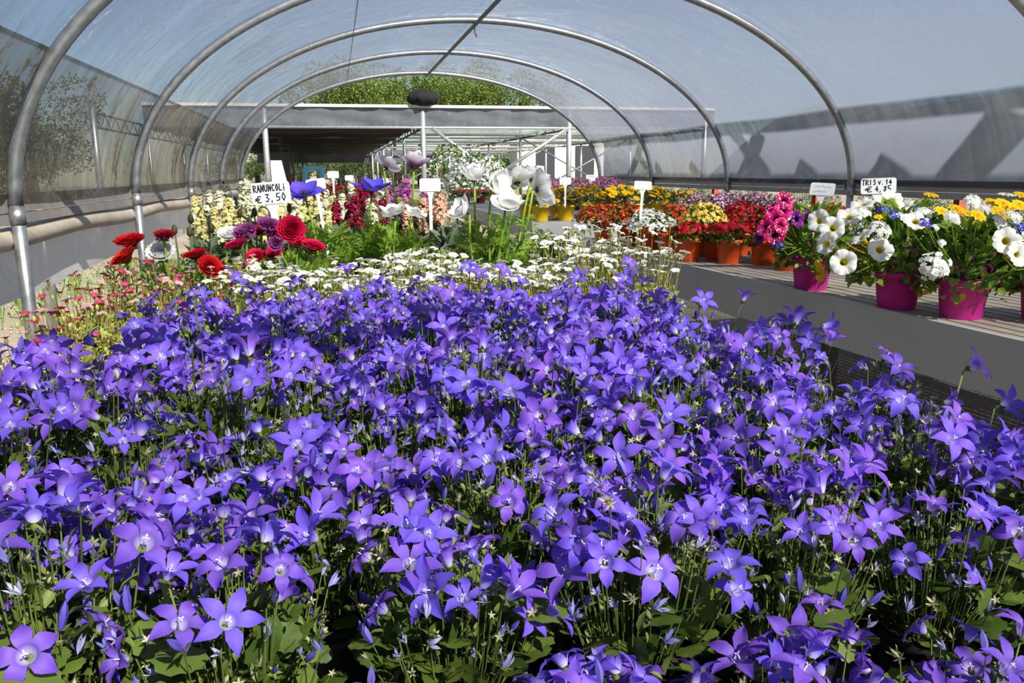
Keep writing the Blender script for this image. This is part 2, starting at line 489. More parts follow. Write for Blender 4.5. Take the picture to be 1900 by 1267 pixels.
# ------------------------------------------------------------------ benches
BZ = .76
BENCH_TOP = plain('bench_tray', (120, 122, 130), .6, col2=(90, 92, 98), scale=6)
LEGM = GALV_DARK
BENCHES = []
def bench(name, label, A, B, w, slats=0, panel=.16, legs=3, topmat=None, BZ=BZ):
    """bench whose left top edge runs from A to B (xy), w to the right"""
    A, B = Vector((*A, 0)), Vector((*B, 0)); d = B - A; L = d.length
    rz = math.atan2(d.y, d.x) - PI / 2
    t = thing(name, label, 'bench', (A.x, A.y, 0), rz)
    BENCHES.append((A.x, A.y, rz, w, L, BZ))
    th = .018
    link('side_panel', one('side_panel', box(0, th, 0, L, BZ - panel, BZ + .006), WHITEPAINT, False), t)
    link('side_panel', one('side_panel', box(w - th, w, 0, L, BZ - panel, BZ + .006), WHITEPAINT, False), t)
    link('end_panel', one('end_panel', box(th, w - th, 0, th, BZ - panel, BZ + .006), WHITEPAINT, False), t)
    link('end_panel', one('end_panel', box(th, w - th, L - th, L, BZ - panel, BZ + .006), WHITEPAINT, False), t)
    if not slats: link('tray', one('tray', box(th, w - th, th, L - th, BZ - .06, BZ), topmat or BENCH_TOP, False), t)
    if slats:
        cb = one('cross_bearer', box(th, w - th, -.02, .02, BZ - .055, BZ - .0135), GALV_DARK, False)
        for i in range(6): link('cross_bearer', cb, t, (0, .2 + (L - .4) * i / 5, 0))
        pitch = .055; n = int((w - 2 * th) / pitch)
        me = one('slat', box(-.0225, .0225, th, L - th, BZ - .0135, BZ), SLATMAT, False)
        for i in range(n): link('slat', me, t, (th + pitch * (i + .5), 0, 0))
    lm = one('bench_leg', box(-.022, .022, -.022, .022, 0, BZ - panel + .05), LEGM, False)
    for i in range(legs):
        y = .15 + (L - .3) * i / (legs - 1)
        for x in (.16, w - .16): link('leg', lm, t, (x, y, 0))
    return t
bench('flower_bench', 'long white sided slatted bench carrying orange and magenta pots', (1.80, .2), (1.49, 5.18), 2.15, slats=1)
bench('flower_bench', 'white bench carrying the yellow pots with bright end panel', (1.67, 7.0), (1.57, 12.2), 2.1, legs=3)
bench('flower_bench', 'bench hidden under the far bellflowers and the saxifrages', (-.54, .455), (-.54, 2.38), 1.27, panel=.1)
bench('flower_bench', 'lower bench hidden under the bellflowers at the head of the row', (-.54, -.12), (-.54, .447), 1.20, panel=.1, legs=2, BZ=BZ - .06)
bench('flower_bench', 'bench under the cream and pink stocks behind the anemones', (-.72, 2.48), (-.72, 5.6), 1.52, panel=.1)
# black wire trolley between the benches
t = thing('wire_trolley', 'black wire trolley standing beyond the white anemones', 'trolley', (1.02, 4.25, 0))
for x in (-.2, .25):
    for y in (-.3, .3): link('post', one('trolley_post', box(-.009, .009, -.009, .009, 0, .74), BLACKMETAL, False), t, (x, y, 0))
for z in (.35, .66):
    mb = MB()
    for y in (-.3, .3): mb.add(*bar((-.2, y, z), (.25, y, z), .013)[:2])
    for x in (-.2, .25): mb.add(*bar((x, -.3, z), (x, .3, z), .013)[:2])
    link('shelf_frame', mb.mesh('shelf_frame', [BLACKMETAL], False), t)
    wm = one('shelf_wire', bar((-.2, 0, z), (.25, 0, z), .006), BLACKMETAL, False)
    for i in range(11): link('shelf_wire', wm, t, (0, -.27 + .054 * i, .004))
mb = MB()
for y in (-.3, .3): mb.add(*bar((-.2, y, .73), (.25, y, .73), .016)[:2])
link('handle_bar', mb.mesh('handle_bar', [BLACKMETAL], False), t)
# ------------------------------------------------------------------ plant materials
BELL = petal_mat('bellflower_petal', [(0, (226, 220, 246)), (.14, (200, 188, 242)), (.28, (150, 119, 229)), (.62, (132, 96, 221)), (1, (113, 76, 210))], .36, .22, .014)
BELL_STYLE = plain('bellflower_style', (204, 190, 234), .6)
BUD = leaf_mat('bellflower_bud', (70, 52, 160), (120, 112, 200), .15)
WITHER = leaf_mat('withered_bell', (134, 134, 204), (200, 198, 226), .3)
DRY = leaf_mat('dry_calyx', (200, 194, 156), (120, 130, 76), .2)
LEAF_BELL = leaf_mat('bellflower_leaf', (62, 88, 32), (112, 134, 54), .3)
STEM_BELL = leaf_mat('bellflower_stem', (120, 136, 62), (70, 88, 38), .15)
LEAF_LIME = leaf_mat('saxifrage_leaf', (166, 178, 76), (220, 218, 126), .3)
LEAF_MID = leaf_mat('mid_leaf', (62, 98, 34), (112, 144, 56), .3)
LEAF_BRIGHT = leaf_mat('bright_leaf', (92, 132, 40), (160, 186, 70), .35)
LEAF_GREY = leaf_mat('grey_leaf', (84, 100, 70), (128, 142, 108), .25)
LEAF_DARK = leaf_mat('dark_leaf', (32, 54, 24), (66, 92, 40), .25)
LEAF_YELLOW = leaf_mat('yellowing_leaf', (206, 186, 44), (186, 150, 30), .35)
STEM_GREEN = leaf_mat('fresh_stem', (150, 178, 62), (126, 160, 52), .2)
STEM_RED = leaf_mat('reddish_stem', (150, 136, 76), (166, 166, 90), .15)
WHITE_P = petal_mat('white_petal', [(0, (214, 220, 150)), (.2, (246, 246, 238)), (1, (250, 250, 250))], .35, .05, 0)
WHITE_PETUNIA = petal_mat('white_petunia_petal', [(0, (190, 170, 10)), (.10, (216, 204, 60)), (.24, (240, 240, 226)), (1, (248, 248, 248))], .35, .04, 0)
MAG_PETUNIA = petal_mat('magenta_petunia_petal', [(0, (60, 10, 70)), (.3, (140, 10, 90)), (.6, (206, 20, 110)), (1, (216, 30, 112))], .3, .15, .01)
PURP_PETUNIA = petal_mat('purple_petunia_petal', [(0, (40, 8, 60)), (.4, (90, 14, 110)), (1, (128, 16, 130))], .3, .15, .01)
SPOT = plain('petunia_spot', (246, 226, 240), .6)
PINK_SAX = petal_mat('pink_saxifrage_petal', [(0, (230, 190, 110)), (.2, (216, 76, 128)), (1, (196, 28, 84))], .3, .3, .015)
PALEPINK_SAX = petal_mat('pale_pink_saxifrage_petal', [(0, (236, 206, 120)), (.3, (240, 190, 204)), (1, (232, 150, 178))], .35, .1, .01)
RED_RAN = petal_mat('red_ranunculus_petal', [(0, (110, 4, 8)), (.6, (178, 10, 14)), (1, (206, 22, 22))], .25, .15, .004)
MAG_RAN = petal_mat('magenta_ranunculus_petal', [(0, (120, 4, 40)), (.6, (196, 8, 62)), (1, (222, 30, 84))], .25, .12, .006)
DARK_RAN = petal_mat('dark_ranunculus_petal', [(0, (60, 8, 24)), (.6, (130, 14, 40)), (1, (156, 24, 52))], .25, .15, .006)
PURPLE_FRINGE = petal_mat('purple_fringe_petal', [(0, (90, 16, 66)), (.5, (134, 34, 102)), (1, (160, 96, 160))], .3, .15, .01)
WHITE_ANEM = petal_mat('white_anemone_petal', [(0, (206, 214, 170)), (.3, (244, 244, 240)), (1, (250, 250, 250))], .42, .04, 0)
BLUE_ANEM = petal_mat('blue_anemone_petal', [(0, (190, 180, 230)), (.2, (104, 80, 212)), (1, (112, 90, 222))], .35, .1, .01)
LILAC_ANEM = petal_mat('lilac_anemone_petal', [(0, (140, 70, 130)), (.3, (176, 120, 172)), (.55, (222, 206, 224)), (1, (238, 232, 238))], .42, .05, 0)
PALE_ANEM = petal_mat('pale_lilac_anemone_petal', [(0, (206, 180, 204)), (.25, (228, 216, 228)), (1, (238, 232, 238))], .42, .05, 0)
ANEM_EYE = plain('dark_anemone_eye', (26, 24, 34), .7)
GREEN_EYE = plain('green_flower_eye', (120, 130, 60), .7)
CREAM_ST = petal_mat('cream_stock_petal', [(0, (206, 200, 120)), (.4, (240, 236, 206)), (1, (246, 242, 222))], .3, .08, 0)
YELLOW_ST = petal_mat('yellow_stock_petal', [(0, (206, 190, 90)), (.4, (242, 230, 160)), (1, (246, 238, 186))], .3, .08, 0)
MAG_ST = petal_mat('crimson_stock_petal', [(0, (110, 0, 40)), (1, (166, 10, 66))], .25, .2, .005)
PINK_ST = petal_mat('pink_stock_petal', [(0, (180, 90, 160)), (1, (206, 110, 186))], .3, .12, .01)
PEACH_ST = petal_mat('peach_stock_petal', [(0, (220, 160, 120)), (1, (240, 206, 180))], .3, .1, .005)
YELLOW_D = petal_mat('yellow_daisy_petal', [(0, (246, 190, 0)), (1, (252, 218, 10))], .3, .08, .004)
YELLOW_EYE = plain('daisy_eye', (206, 140, 10), .8)
RED_V = petal_mat('red_verbena_petal', [(0, (140, 4, 14)), (1, (206, 14, 26))], .25, .15, .004)
ORANGE_N = petal_mat('orange_red_nemesia_petal', [(0, (226, 120, 30)), (.35, (196, 44, 24)), (1, (166, 14, 24))], .2, .35, .02)
YELLOW_N = petal_mat('yellow_nemesia_petal', [(0, (236, 180, 20)), (.4, (246, 220, 90)), (1, (250, 236, 150))], .3, .08, .005)
PURPLE_N = petal_mat('purple_white_nemesia_petal', [(0, (240, 216, 130)), (.3, (236, 214, 232)), (.7, (170, 80, 150)), (1, (130, 40, 120))], .3, .25, .02)
RED_N = petal_mat('crimson_nemesia_petal', [(0, (170, 16, 26)), (1, (190, 12, 34))], .25, .2, .005)
PINK_OST = petal_mat('pink_daisy_petal', [(0, (176, 70, 130)), (1, (222, 170, 200))], .3, .15, .01)
BLUE_LOB = petal_mat('blue_lobelia_petal', [(0, (220, 220, 250)), (.3, (60, 60, 190)), (1, (54, 50, 190))], .3, .15, .01)
ORANGE_V = petal_mat('orange_verbena_petal', [(0, (200, 50, 20)), (1, (222, 70, 36))], .3, .15, .01)

# ------------------------------------------------------------------ small flower shapes (axis +Z)
def bell_parts(R, opn, rng, lobe=1.0):
    """five lobed bell; opn 0 = tube, 1 = flat star"""
    mb = MB(); st = .40
    for k in range(5):
        u, s, F = grid(4, 7)
        q = np.clip((s - st) / (1 - st), 0, 1); tq = np.clip(s / st, 0, 1)
        rt = .13 * R + (.19 + .09 * opn) * R * tq ** .8
        zt = (.75 - .25 * opn) * R * tq
        tilt = (1.15 - 1.35 * opn) + rng.uniform(-.15, .15)
        curl = -.9 * (.5 + .5 * opn)
        a = tilt + curl * q
        L = .86 * R * lobe
        rr = rt + L * q * np.cos(tilt + curl * q * .5); zz = zt + L * q * np.sin(tilt + curl * q * .5)
        wb = (.13 + .19 + .09 * opn) * R * math.tan(PI / 5)
        wl = wb * (1.03 - .10 * q + .30 * np.sin(PI * np.clip(q * 1.1, 0, 1))) * (1 - q ** 1.7) ** .85
        ang = u * PI / 5
        xt, yt = rt * np.cos(ang), rt * np.sin(ang)
        xl_, yl_ = rr, wl * u
        bl = np.clip(q * 4, 0, 1)
        xb = (rt * np.cos(ang)) * (1 - bl) + xl_ * bl
        x = np.where(q > 0, xb + (rr - rt) * (1 - bl), xt)
        y = np.where(q > 0, yt * (1 - bl) + yl_ * bl, yt)
        z = zz + .10 * R * abs(u) * q * (1 - q) * 3 - .03 * R * (abs(u) < .1) * q
        V = rotz(np.stack([x, y, z], 1), 2 * PI * k / 5 + rng.uniform(-.06, .06))
        mb.add(V, F, 0, s, .5)
    # style with a three-part tip, calyx and five sepals
    h = .62 * R
    V, F, s = tube([(0, 0, .1 * R), (0, 0, h)], .035 * R, .03 * R, 5); mb.add(V, F, 1)
    P = whorl(3, petal(.16 * R, .035 * R, .9, -.4, nu=1, nv=2)); mb.add(P[0] + np.array([0, 0, h]), P[1], 1)
    P = whorl(5, petal(.55 * R, .07 * R, -.2, .5, base=1, nu=1, nv=2)); mb.add(P[0] + np.array([0, 0, -.02 * R]), P[1], 2)
    V, F, s = lathe([(.02 * R, -.28 * R), (.12 * R, -.16 * R), (.17 * R, .03 * R)], 7); mb.add(V, F, 2)
    return mb
rg = random.Random(3)
BELLS = [bell_parts(.019, o, rg, lb).mesh('bellflower', [BELL, BELL_STYLE, STEM_BELL])
         for o, lb in ((.95, 1.05), (.85, 1.0), (.7, 1.1), (.55, 1.05), (.8, .9), (.35, 1.0), (.95, .9), (.6, 1.15))]

def crenate(n=9):
    """rounded toothed leaf along +X"""
    V = [(0, 0, 0), (.45, 0, .06)]; F = []
    m = 2 * n
    for i in range(m + 1):
        a = -PI * .83 + 2 * PI * .83 * i / m
        r = (.55 if i % 2 else .62) * (1 + .1 * math.cos(a))
        V.append((.45 + r * math.cos(a) * .95, r * math.sin(a), -.05 + .07 * abs(math.sin(a * 2))))
    for i in range(m): F.append((1, 2 + i, 3 + i))
    F += [(0, 2, 1), (0, 1, 2 + m)]
    return np.array(V), F, np.linspace(0, 1, len(V))
CREN = crenate()
CREN_ME = [one('round_leaf', CREN, [LEAF_BELL]) for _ in range(1)]
LANCE = petal(1, .16, .25, -.5, p=.85, e=.9, base=.2, cup=.5, nu=2, nv=3)
OVAL = petal(1, .30, .3, -.5, p=.9, e=.8, base=.1, cup=.4, nu=2, nv=4)
NARROW = petal(1, .07, .2, -.3, base=.4, nu=1, nv=2)
def ferny(n=5):
    """deeply cut feathery leaf along +X"""
    V = []; F = []; b = 0
    def put(P, x, y, a, sc):
        nonlocal b
        W = rotz(P[0] * sc, a) + np.array([x, y, .08 * math.sin(3 * x)]); V.append(W)
        F.extend(tuple(i + b for i in f) for f in P[1]); b += len(W)
    blade = petal(1, .085, .1, -.4, base=.35, nu=1, nv=2)
    put(petal(1, .03, .25, -.3, base=1, nu=1, nv=2), 0, 0, 0, .8)
    for x, a, sc in ((.3, .9, .45), (.3, -.9, .45), (.5, .7, .42), (.5, -.7, .42), (.68, .45, .36), (.68, -.45, .36), (.78, 0, .34)):
        put(blade, x, 0, a, sc)
        for da in (.55, -.55): put(blade, x + .45 * sc * math.cos(a), .45 * sc * math.sin(a), a + da, sc * .5)
    V = np.concatenate(V); return V, F, np.clip(V[:, 0], 0, 1)
FERNY = ferny()

def foliage(mb, n, rad, z0, z1, P, size, mat=0, up=.5, jit=.5, hollow=.3, lay=0.):
    """mound of n leaves"""
    th = NR.rand(n) * 2 * PI; q = hollow + (1 - hollow) * NR.rand(n) ** .6
    zz = NR.rand(n) ** .8
    r = rad * q * np.sqrt(np.clip(1.05 - (zz * .85) ** 2, .05, 1))
    pos = np.stack([r * np.cos(th), r * np.sin(th), z0 + (z1 - z0) * zz], 1)
    d = np.stack([np.cos(th), np.sin(th), up + (zz - .3) * .8], 1) + NR.randn(n, 3) * jit
    X, Y, Z = basis_x(d)
    sc = size * NR.uniform(.6, 1.25, n)
    mb.scatter(P, pos - X * (sc * .5)[:, None], X, Y, Z, sc, mat)

def pot_mesh(name, r, h, mat, taper=.76, rim=.012, n=24):
    mb = MB()
    V, F, s = lathe([(r * taper * .98, 0), (r * taper, .004), (r * .965, h - rim * 1.4), (r, h - rim * 1.4), (r, h), (r * .94, h), (r * .92, h - .02)], n)
    mb.add(V, F, 0)
    mb.add(np.array([(r * taper * .98 * math.cos(2 * PI * k / n), r * taper * .98 * math.sin(2 * PI * k / n), 0) for k in range(n)]), [tuple(range(n))[::-1]], 0)
    k = n; V = [(r * .93 * math.cos(2 * PI * i / k), r * .93 * math.sin(2 * PI * i / k), h - .018) for i in range(k)]
    mb.add(V, [tuple(range(k))], 1)
    return mb.mesh(name, [mat, SOIL])
POT_CAMP = pot_mesh('nursery_pot', .056, .10, POTBLACK, n=16)

# ------------------------------------------------------------------ bellflower plants
def bell_proto(seed, nfl=15, fade=1.0):
    rg = random.Random(seed); parts = []
    st, lf, bits = MB(), MB(), MB()
    foliage(lf, 120, .078, .09, .18, CREN, .021, 0, .35, .45)
    foliage(lf, 90, .08, .12, .215, LANCE, .017, 1, .8, .6, hollow=.1)
    parts.append(('foliage', lf.mesh('bellflower_foliage', [LEAF_BELL, STEM_BELL]), Matrix.Identity(4), 'stuff'))
    def tip():
        a = rg.uniform(0, 2 * PI); r = .083 * rg.random() ** .55
        h = .248 - .55 * r + rg.uniform(-.052, .012) + (.02 if rg.random() < .15 else 0)
        return Vector((r * math.cos(a), r * math.sin(a), h))
    def stemto(p, r0=.0010):
        b = Vector((p.x * .45, p.y * .45, .09)); m = (b + p) / 2 + Vector((p.x * .12, p.y * .12, .006))
        V, F, s = tube([b, m, p], r0, r0 * .7, 4, False); st.add(V, F, 0)
        if rg.random() < .6:
            for q in (.55, .8):
                c = b.lerp(p, q); d = np.array([[rg.uniform(-1, 1), rg.uniform(-1, 1), .8]])
                X, Y, Z = basis_x(d); st.scatter(LANCE, np.array([tuple(c)]), X, Y, Z, [rg.uniform(.008, .016)], 0)
    for i in range(nfl):
        p = tip(); a = rg.uniform(0, 2 * PI)
        d = Vector((p.x * 7 + .55 * math.cos(a), p.y * 7 + .55 * math.sin(a), rg.uniform(.35, 1.1))).normalized()
        stemto(p - d * .006)
        parts.append(('flower', BELLS[rg.randrange(len(BELLS))], Matrix.Translation(p) @ frame_z(d, rg) @ Matrix.Scale(rg.uniform(.76, 1.14), 4), None))
    bud = petal(1, .13, 0, 0, p=1.1, base=.4, nu=2, nv=4)
    budv = whorl(5, (np.stack([.11 * np.ones(len(bud[0])), bud[0][:, 1] * .55, bud[0][:, 0]], 1) * np.stack([np.sin(PI * np.clip(bud[0][:, 0], .05, .97)) * 1.2] * 1 + [np.ones(len(bud[0]))] * 2, 1), bud[1], bud[2]))
    sep = whorl(5, petal(.6, .07, .5, .2, base=1, nu=1, nv=2)); sep2 = whorl(5, petal(.7, .07, -.1, .3, base=1, nu=1, nv=2))
    crump = [petal(1, .10, 1.15 + rg.uniform(-.3, .3), rg.uniform(.6, 2.6), ruffle=.14, nu=2, nv=4) for _ in range(5)]
    V = []; F = []; b = 0
    for k, c in enumerate(crump):
        V.append(rotz(c[0], 2 * PI * k / 5)); F += [tuple(i + b for i in f) for f in c[1]]; b += len(c[0])
    crv = (np.concatenate(V), F, np.zeros(b))
    def bit(P, n, size, mat, spread, dz=0.):
        for i in range(n):
            p = tip(); p.z += dz + rg.uniform(-.03, .004); a = rg.uniform(0, 2 * PI)
            d = np.array([[p.x * 5 + spread * math.cos(a), p.y * 5 + spread * math.sin(a), 1.]])
            X, Y, Z = basis_z(d); stemto(p, .0008)
            sc = size * rg.uniform(.7, 1.25)
            bits.scatter(P, np.array([tuple(p)]), X, Y, Z, [sc], mat)
            bits.scatter(sep2 if mat else sep, np.array([tuple(p)]), X, Y, Z, [sc * (.55 if mat == 1 else .8)], 3 if mat != 2 else 2)
    bit(budv, 16, .018, 0, .5)
    bit(crv, int(20 * fade), .012, 1, .8, -.006)
    bit(sep, int(24 * fade), .0075, 2, .7, -.002)
    bit(crv, int(10 * fade), .009, 2, .8, -.002)
    parts.append(('stems', st.mesh('bellflower_stems', [STEM_BELL]), Matrix.Identity(4), 'stuff'))
    parts.append(('buds', bits.mesh('bellflower_buds', [BUD, WITHER, DRY, STEM_BELL]), Matrix.Identity(4), 'stuff'))
    parts.append(('pot', POT_CAMP, Matrix.Identity(4), None))
    return parts
def place(proto, name, label, cat, loc, rz, group=None, sc=1.0, leaves=None):
    t = thing(name, label, cat, loc, rz, group, sc)
    for nm, me, mt, kd in proto:
        link(nm, me, t, mt, kd)
    return t
PROTOS = [bell_proto(100 + i, 19 + (i % 3) * 2, 1.1 + .2 * (i % 4)) for i in range(8)]
SPARSE = [bell_proto(300 + i, 10, 1.3) for i in range(2)]
rg = random.Random(21)
BELL_PLANTS = []
BELL_LABEL = 'potted bellflower with purple star shaped blooms, packed among its kind'
xs = np.arange(-.401, .66, .131); ysb = np.arange(.14, 1.56, .1235)
for j, y in enumerate(ysb):
    for i, x in enumerate(xs):
        X = x + (.065 if j % 2 else 0) + rg.uniform(-.012, .012); Y = y + rg.uniform(-.012, .012)
        if X < -.30 and (Y > 1.05 or X < -.42): continue
        if X > (.625 if Y < 1.0 else .585): continue
        front = max(0., (.95 - Y)) * .17
        pr = PROTOS[rg.randrange(8)]
        if rg.random() < .08 and .5 < Y < 1.3: pr = SPARSE[rg.randrange(2)]
        sparse = pr in SPARSE
        lab, grp = (('bellflower with few blooms and much bare leaf, packed among fuller ones', 'sparse bellflowers') if sparse else ('purple bellflower next to the pink saxifrages', 'bellflowers by the pink saxifrages') if X < -.2 and Y > 1.0 else ('purple bellflower touching the white saxifrages', 'bellflowers by the white saxifrages') if Y > 1.4 else ('purple bellflower leaning over the aisle towards the slatted bench', 'bellflowers on the aisle side') if X > .5 else (BELL_LABEL, 'purple bellflowers packed on the bench'))
        t = place(pr, 'bellflower_plant', lab, 'plant', (X, Y, BZ if Y > .45 else BZ - .06), rg.uniform(0, 2 * PI), grp, rg.uniform(.9, 1.04) - front)
        BELL_PLANTS.append(t)
        if Y < .75:     # near plants show single rounded leaves
            for k in range(5 if Y < .55 else 2):
                a = rg.uniform(0, 2 * PI); r = rg.uniform(.01, .075); p = Vector((r * math.cos(a), r * math.sin(a), rg.uniform(.19, .24)))
                link('flower', BELLS[rg.randrange(len(BELLS))], t, Matrix.Translation(p) @ frame_z((p.x * 6 + rg.uniform(-.4, .4), p.y * 6 + rg.uniform(-.6, .2), rg.uniform(.5, 1.)), rg) @ Matrix.Scale(rg.uniform(.8, 1.1), 4))
                link('stem', one('flower_stem', tube([(p.x * .5, p.y * .5, .1), tuple(p)], .001, .0008, 4), STEM_BELL), t)
            for k in range(6):
                a = rg.uniform(0, 2 * PI); r = rg.uniform(.03, .08)
                d = Vector((math.cos(a), math.sin(a), rg.uniform(-.1, .5)))
                q = d.to_track_quat('X', 'Z').to_matrix().to_4x4()
                link('leaf', CREN_ME[0], t, Matrix.Translation((r * math.cos(a), r * math.sin(a), rg.uniform(.12, .185))) @ q @ Matrix.Rotation(rg.uniform(-.5, .5), 4, 'X') @ Matrix.Scale(rg.uniform(.022, .036), 4))

# single stalks standing clear above the mass
for px, py, y, face, k in ((1524, 607, 1.02, (1, -.2, .12), 5), (1536, 640, 1.0, (.3, -.2, 1), 5), (1797, 684, .74, (.8, -.3, .5), 3), (1378, 560, 1.28, (.4, .2, 1), 5), (1166, 490, 1.48, (.2, -.6, .8), 0), (1640, 668, .88, (.5, -.2, .9), 2), (1855, 755, .62, (1, -.1, .3), 3), (870, 500, 1.5, (-.3, -.5, .8), 1), (885, 515, 1.48, (.3, -.5, .8), 3), (645, 508, 1.5, (0, -.2, 1), 3), (930, 505, 1.5, (.4, -.5, .6), 1)):
    p = at_y(px, py, y); t = min(BELL_PLANTS, key=lambda o: (o.matrix_basis.translation.xy - p.xy).length)
    q = t.matrix_basis.inverted() @ p; f = (t.matrix_basis.to_3x3().inverted() @ Vector(face)).normalized()
    e = q - f * .006
    link('stem', one('tall_stem', tube([(e.x * .5, e.y * .5, .1), (e.x * .9, e.y * .9, e.z * .75), tuple(e)], .0014, .001, 5), STEM_BELL), t)
    link('flower', BELLS[k], t, Matrix.Translation(q) @ frame_z(f))

# ------------------------------------------------------------------ saxifrages
def star(R, n, mats, W=.42, a0=.35, a1=-.25, e=.55, p=1.25, eye=.2, nv=3, cup=.3, name='small_flower'):
    mb = MB(); P = whorl(n, petal(R, R * W, a0, a1, p=p, e=e, base=.25, cup=cup, nu=2, nv=nv), jit=.05)
    mb.add(*P[:2], 0, P[2], .5)
    V, F, s = lathe([(.001, .1 * R), (eye * R * .7, .12 * R), (eye * R, .02 * R), (eye * R * .6, -.05 * R)], 6); mb.add(V, F, 1)
    return mb.mesh(name, mats)
SAXW = [star(.0122, 5, [WHITE_P, GREEN_EYE], .46, a, b) for a, b in ((.4, -.3), (.8, .0), (.2, -.2))]
SAXP = [star(.010, 5, [PINK_SAX, GREEN_EYE], .42, a, b) for a, b in ((.4, -.3), (.8, .0))] + [star(.010, 5, [PALEPINK_SAX, GREEN_EYE], .42, .3, -.3)]
POT_SAX = pot_mesh('small_pot', .05, .09, POTBLACK, n=16)
def sax_proto(seed, flowers, nfl, tall=.0, reddish=False):
    rg = random.Random(seed); parts = []; lf, st = MB(), MB()
    foliage(lf, 340, .078, .08, .185, LANCE, .019, 0, .8, .6)
    parts.append(('foliage', lf.mesh('saxifrage_foliage', [LEAF_LIME]), Matrix.Identity(4), 'stuff'))
    for i in range(nfl):
        a = rg.uniform(0, 2 * PI); r = .075 * rg.random() ** .6
        p = Vector((r * math.cos(a), r * math.sin(a), rg.uniform(.19, .245) + tall * rg.random()))
        d = Vector((p.x * 4 + rg.uniform(-.4, .4), p.y * 4 + rg.uniform(-.4, .4), 1))
        b = Vector((p.x * .6, p.y * .6, .12)); m = (b + p) / 2 + Vector((rg.uniform(-.006, .006), rg.uniform(-.006, .006), 0))
        V, F, s = tube([b, m, p], .0009, .0007, 4, False); st.add(V, F, 0)
        V, F, s = lathe([(.0006, -.008), (.0028, -.005), (.003, 0)], 5); st.add(V, F, 1, mtx=Matrix.Translation(p))
        parts.append(('flower', flowers[rg.randrange(len(flowers))], Matrix.Translation(p) @ frame_z(d, rg) @ Matrix.Scale(rg.uniform(.75, 1.15), 4), None))
        if rg.random() < .5:
            q = p + Vector((rg.uniform(-.015, .015), rg.uniform(-.015, .015), rg.uniform(-.03, .0)))
            V, F, s = tube([m, q], .0008, .0006, 4, False); st.add(V, F, 0)
            V, F, s = lathe([(.0006, -.004), (.003, 0), (.0025, .004), (.0006, .006)], 5); st.add(V, F, 1, mtx=Matrix.Translation(q))
    parts.append(('stems', st.mesh('saxifrage_stems', [STEM_RED, LEAF_LIME]), Matrix.Identity(4), 'stuff'))
    parts.append(('pot', POT_SAX, Matrix.Identity(4), None))
    return parts
SW = [sax_proto(400 + i, SAXW, 27) for i in range(4)]
SWT = [sax_proto(420 + i, SAXW, 26, .075) for i in range(2)]
SPK = [sax_proto(440 + i, SAXP, 17, .035) for i in range(3)]
rg = random.Random(5)
for j, y in enumerate((1.63, 1.74, 1.85, 1.96, 2.07)):
    for i in range(10):
        x = -.20 + .108 * i + (.05 if j % 2 else 0) + rg.uniform(-.01, .01)
        if x > .74: continue
        if j >= 3 and .28 < x < .52: continue      # pots of white anemones stand here
        if j >= 3 and x < .03: continue            # ranunculus stand here
        tallq = x > .52
        place(SWT[rg.randrange(2)] if tallq else SW[rg.randrange(4)], 'saxifrage_plant',
              'white saxifrage with long flower stalks beside the white anemones' if tallq else 'low white saxifrage with lime green cushion behind the bellflowers',
              'plant', (x * .98, y, BZ), rg.uniform(0, 6), 'tall white saxifrages' if tallq else 'low white saxifrages', rg.uniform(.95, 1.06))
for (x, y, sc) in ((-.40, 1.18, .92), (-.42, 1.32, .98), (-.44, 1.46, 1.0), (-.45, 1.60, 1.0), (-.33, 1.52, .95), (-.34, 1.66, .98), (-.44, 1.74, 1.0), (-.33, 1.80, .98), (-.23, 1.76, .96), (-.22, 1.88, .95)):
    place(SPK[rg.randrange(3)], 'saxifrage_plant', 'pink saxifrage with lime green cushion at the bench edge', 'plant', (x, y, BZ), rg.uniform(0, 6), 'pink saxifrages', sc)
# ------------------------------------------------------------------ ranunculus and anemones
def ranunc(R, mats, layers=7, fringe=0, name='ranunculus_head', flat=.75):
    """ball of tightly layered petals, axis +Z"""
    mb = MB(); rg = random.Random(int(R * 1e4) + layers)
    for i in range(layers):
        q = (i + 1) / layers                 # inner to outer
        n = 4 + i * 2
        el0 = 1.45 - 1.15 * q                # petals lean out towards the outside
        L = R * (.55 + .62 * q); W = R * (.34 + .16 * q)
        for k in range(n):
            P = petal(L, W, el0 + .35, el0 + .75 - .5 * q, p=1.2, e=.5, base=.3, cup=.55 * (1.1 - q * .6), nu=3, nv=4, ruffle=.03)
            V = P[0] + np.array([R * .1 * q, 0, -R * .25])
            V[:, 2] *= flat * 1.25
            V = rotz(V, 2 * PI * k / n + i * .7 + rg.uniform(-.15, .15))
            mb.add(V, P[1], 0, P[2], rg.random())
    if fringe:
        P = petal(R * .75, R * .055, .5, -1.4, base=.8, nu=1, nv=3)
        for k in range(fringe):
            a = rg.uniform(0, 2 * PI); d = Vector((math.cos(a), math.sin(a), rg.uniform(-.5, .7)))
            mb.add(P[0] + np.array([R * .35, 0, rg.uniform(-.1, .2) * R]), P[1], 1, P[2], rg.random(), mtx=Matrix.Rotation(a, 4, 'Z') @ Matrix.Rotation(rg.uniform(-.4, .3), 4, 'Y'))
    V, F, s = lathe([(.001, .28 * R), (.2 * R, .22 * R), (.24 * R, .05 * R)], 10); mb.add(V, F, 2)
    P = whorl(5, petal(.6 * R, .18 * R, -.6, .5, nu=1, nv=3)); mb.add(P[0] + np.array([0, 0, -.25 * R]), P[1], 3)
    return mb.mesh(name, mats)
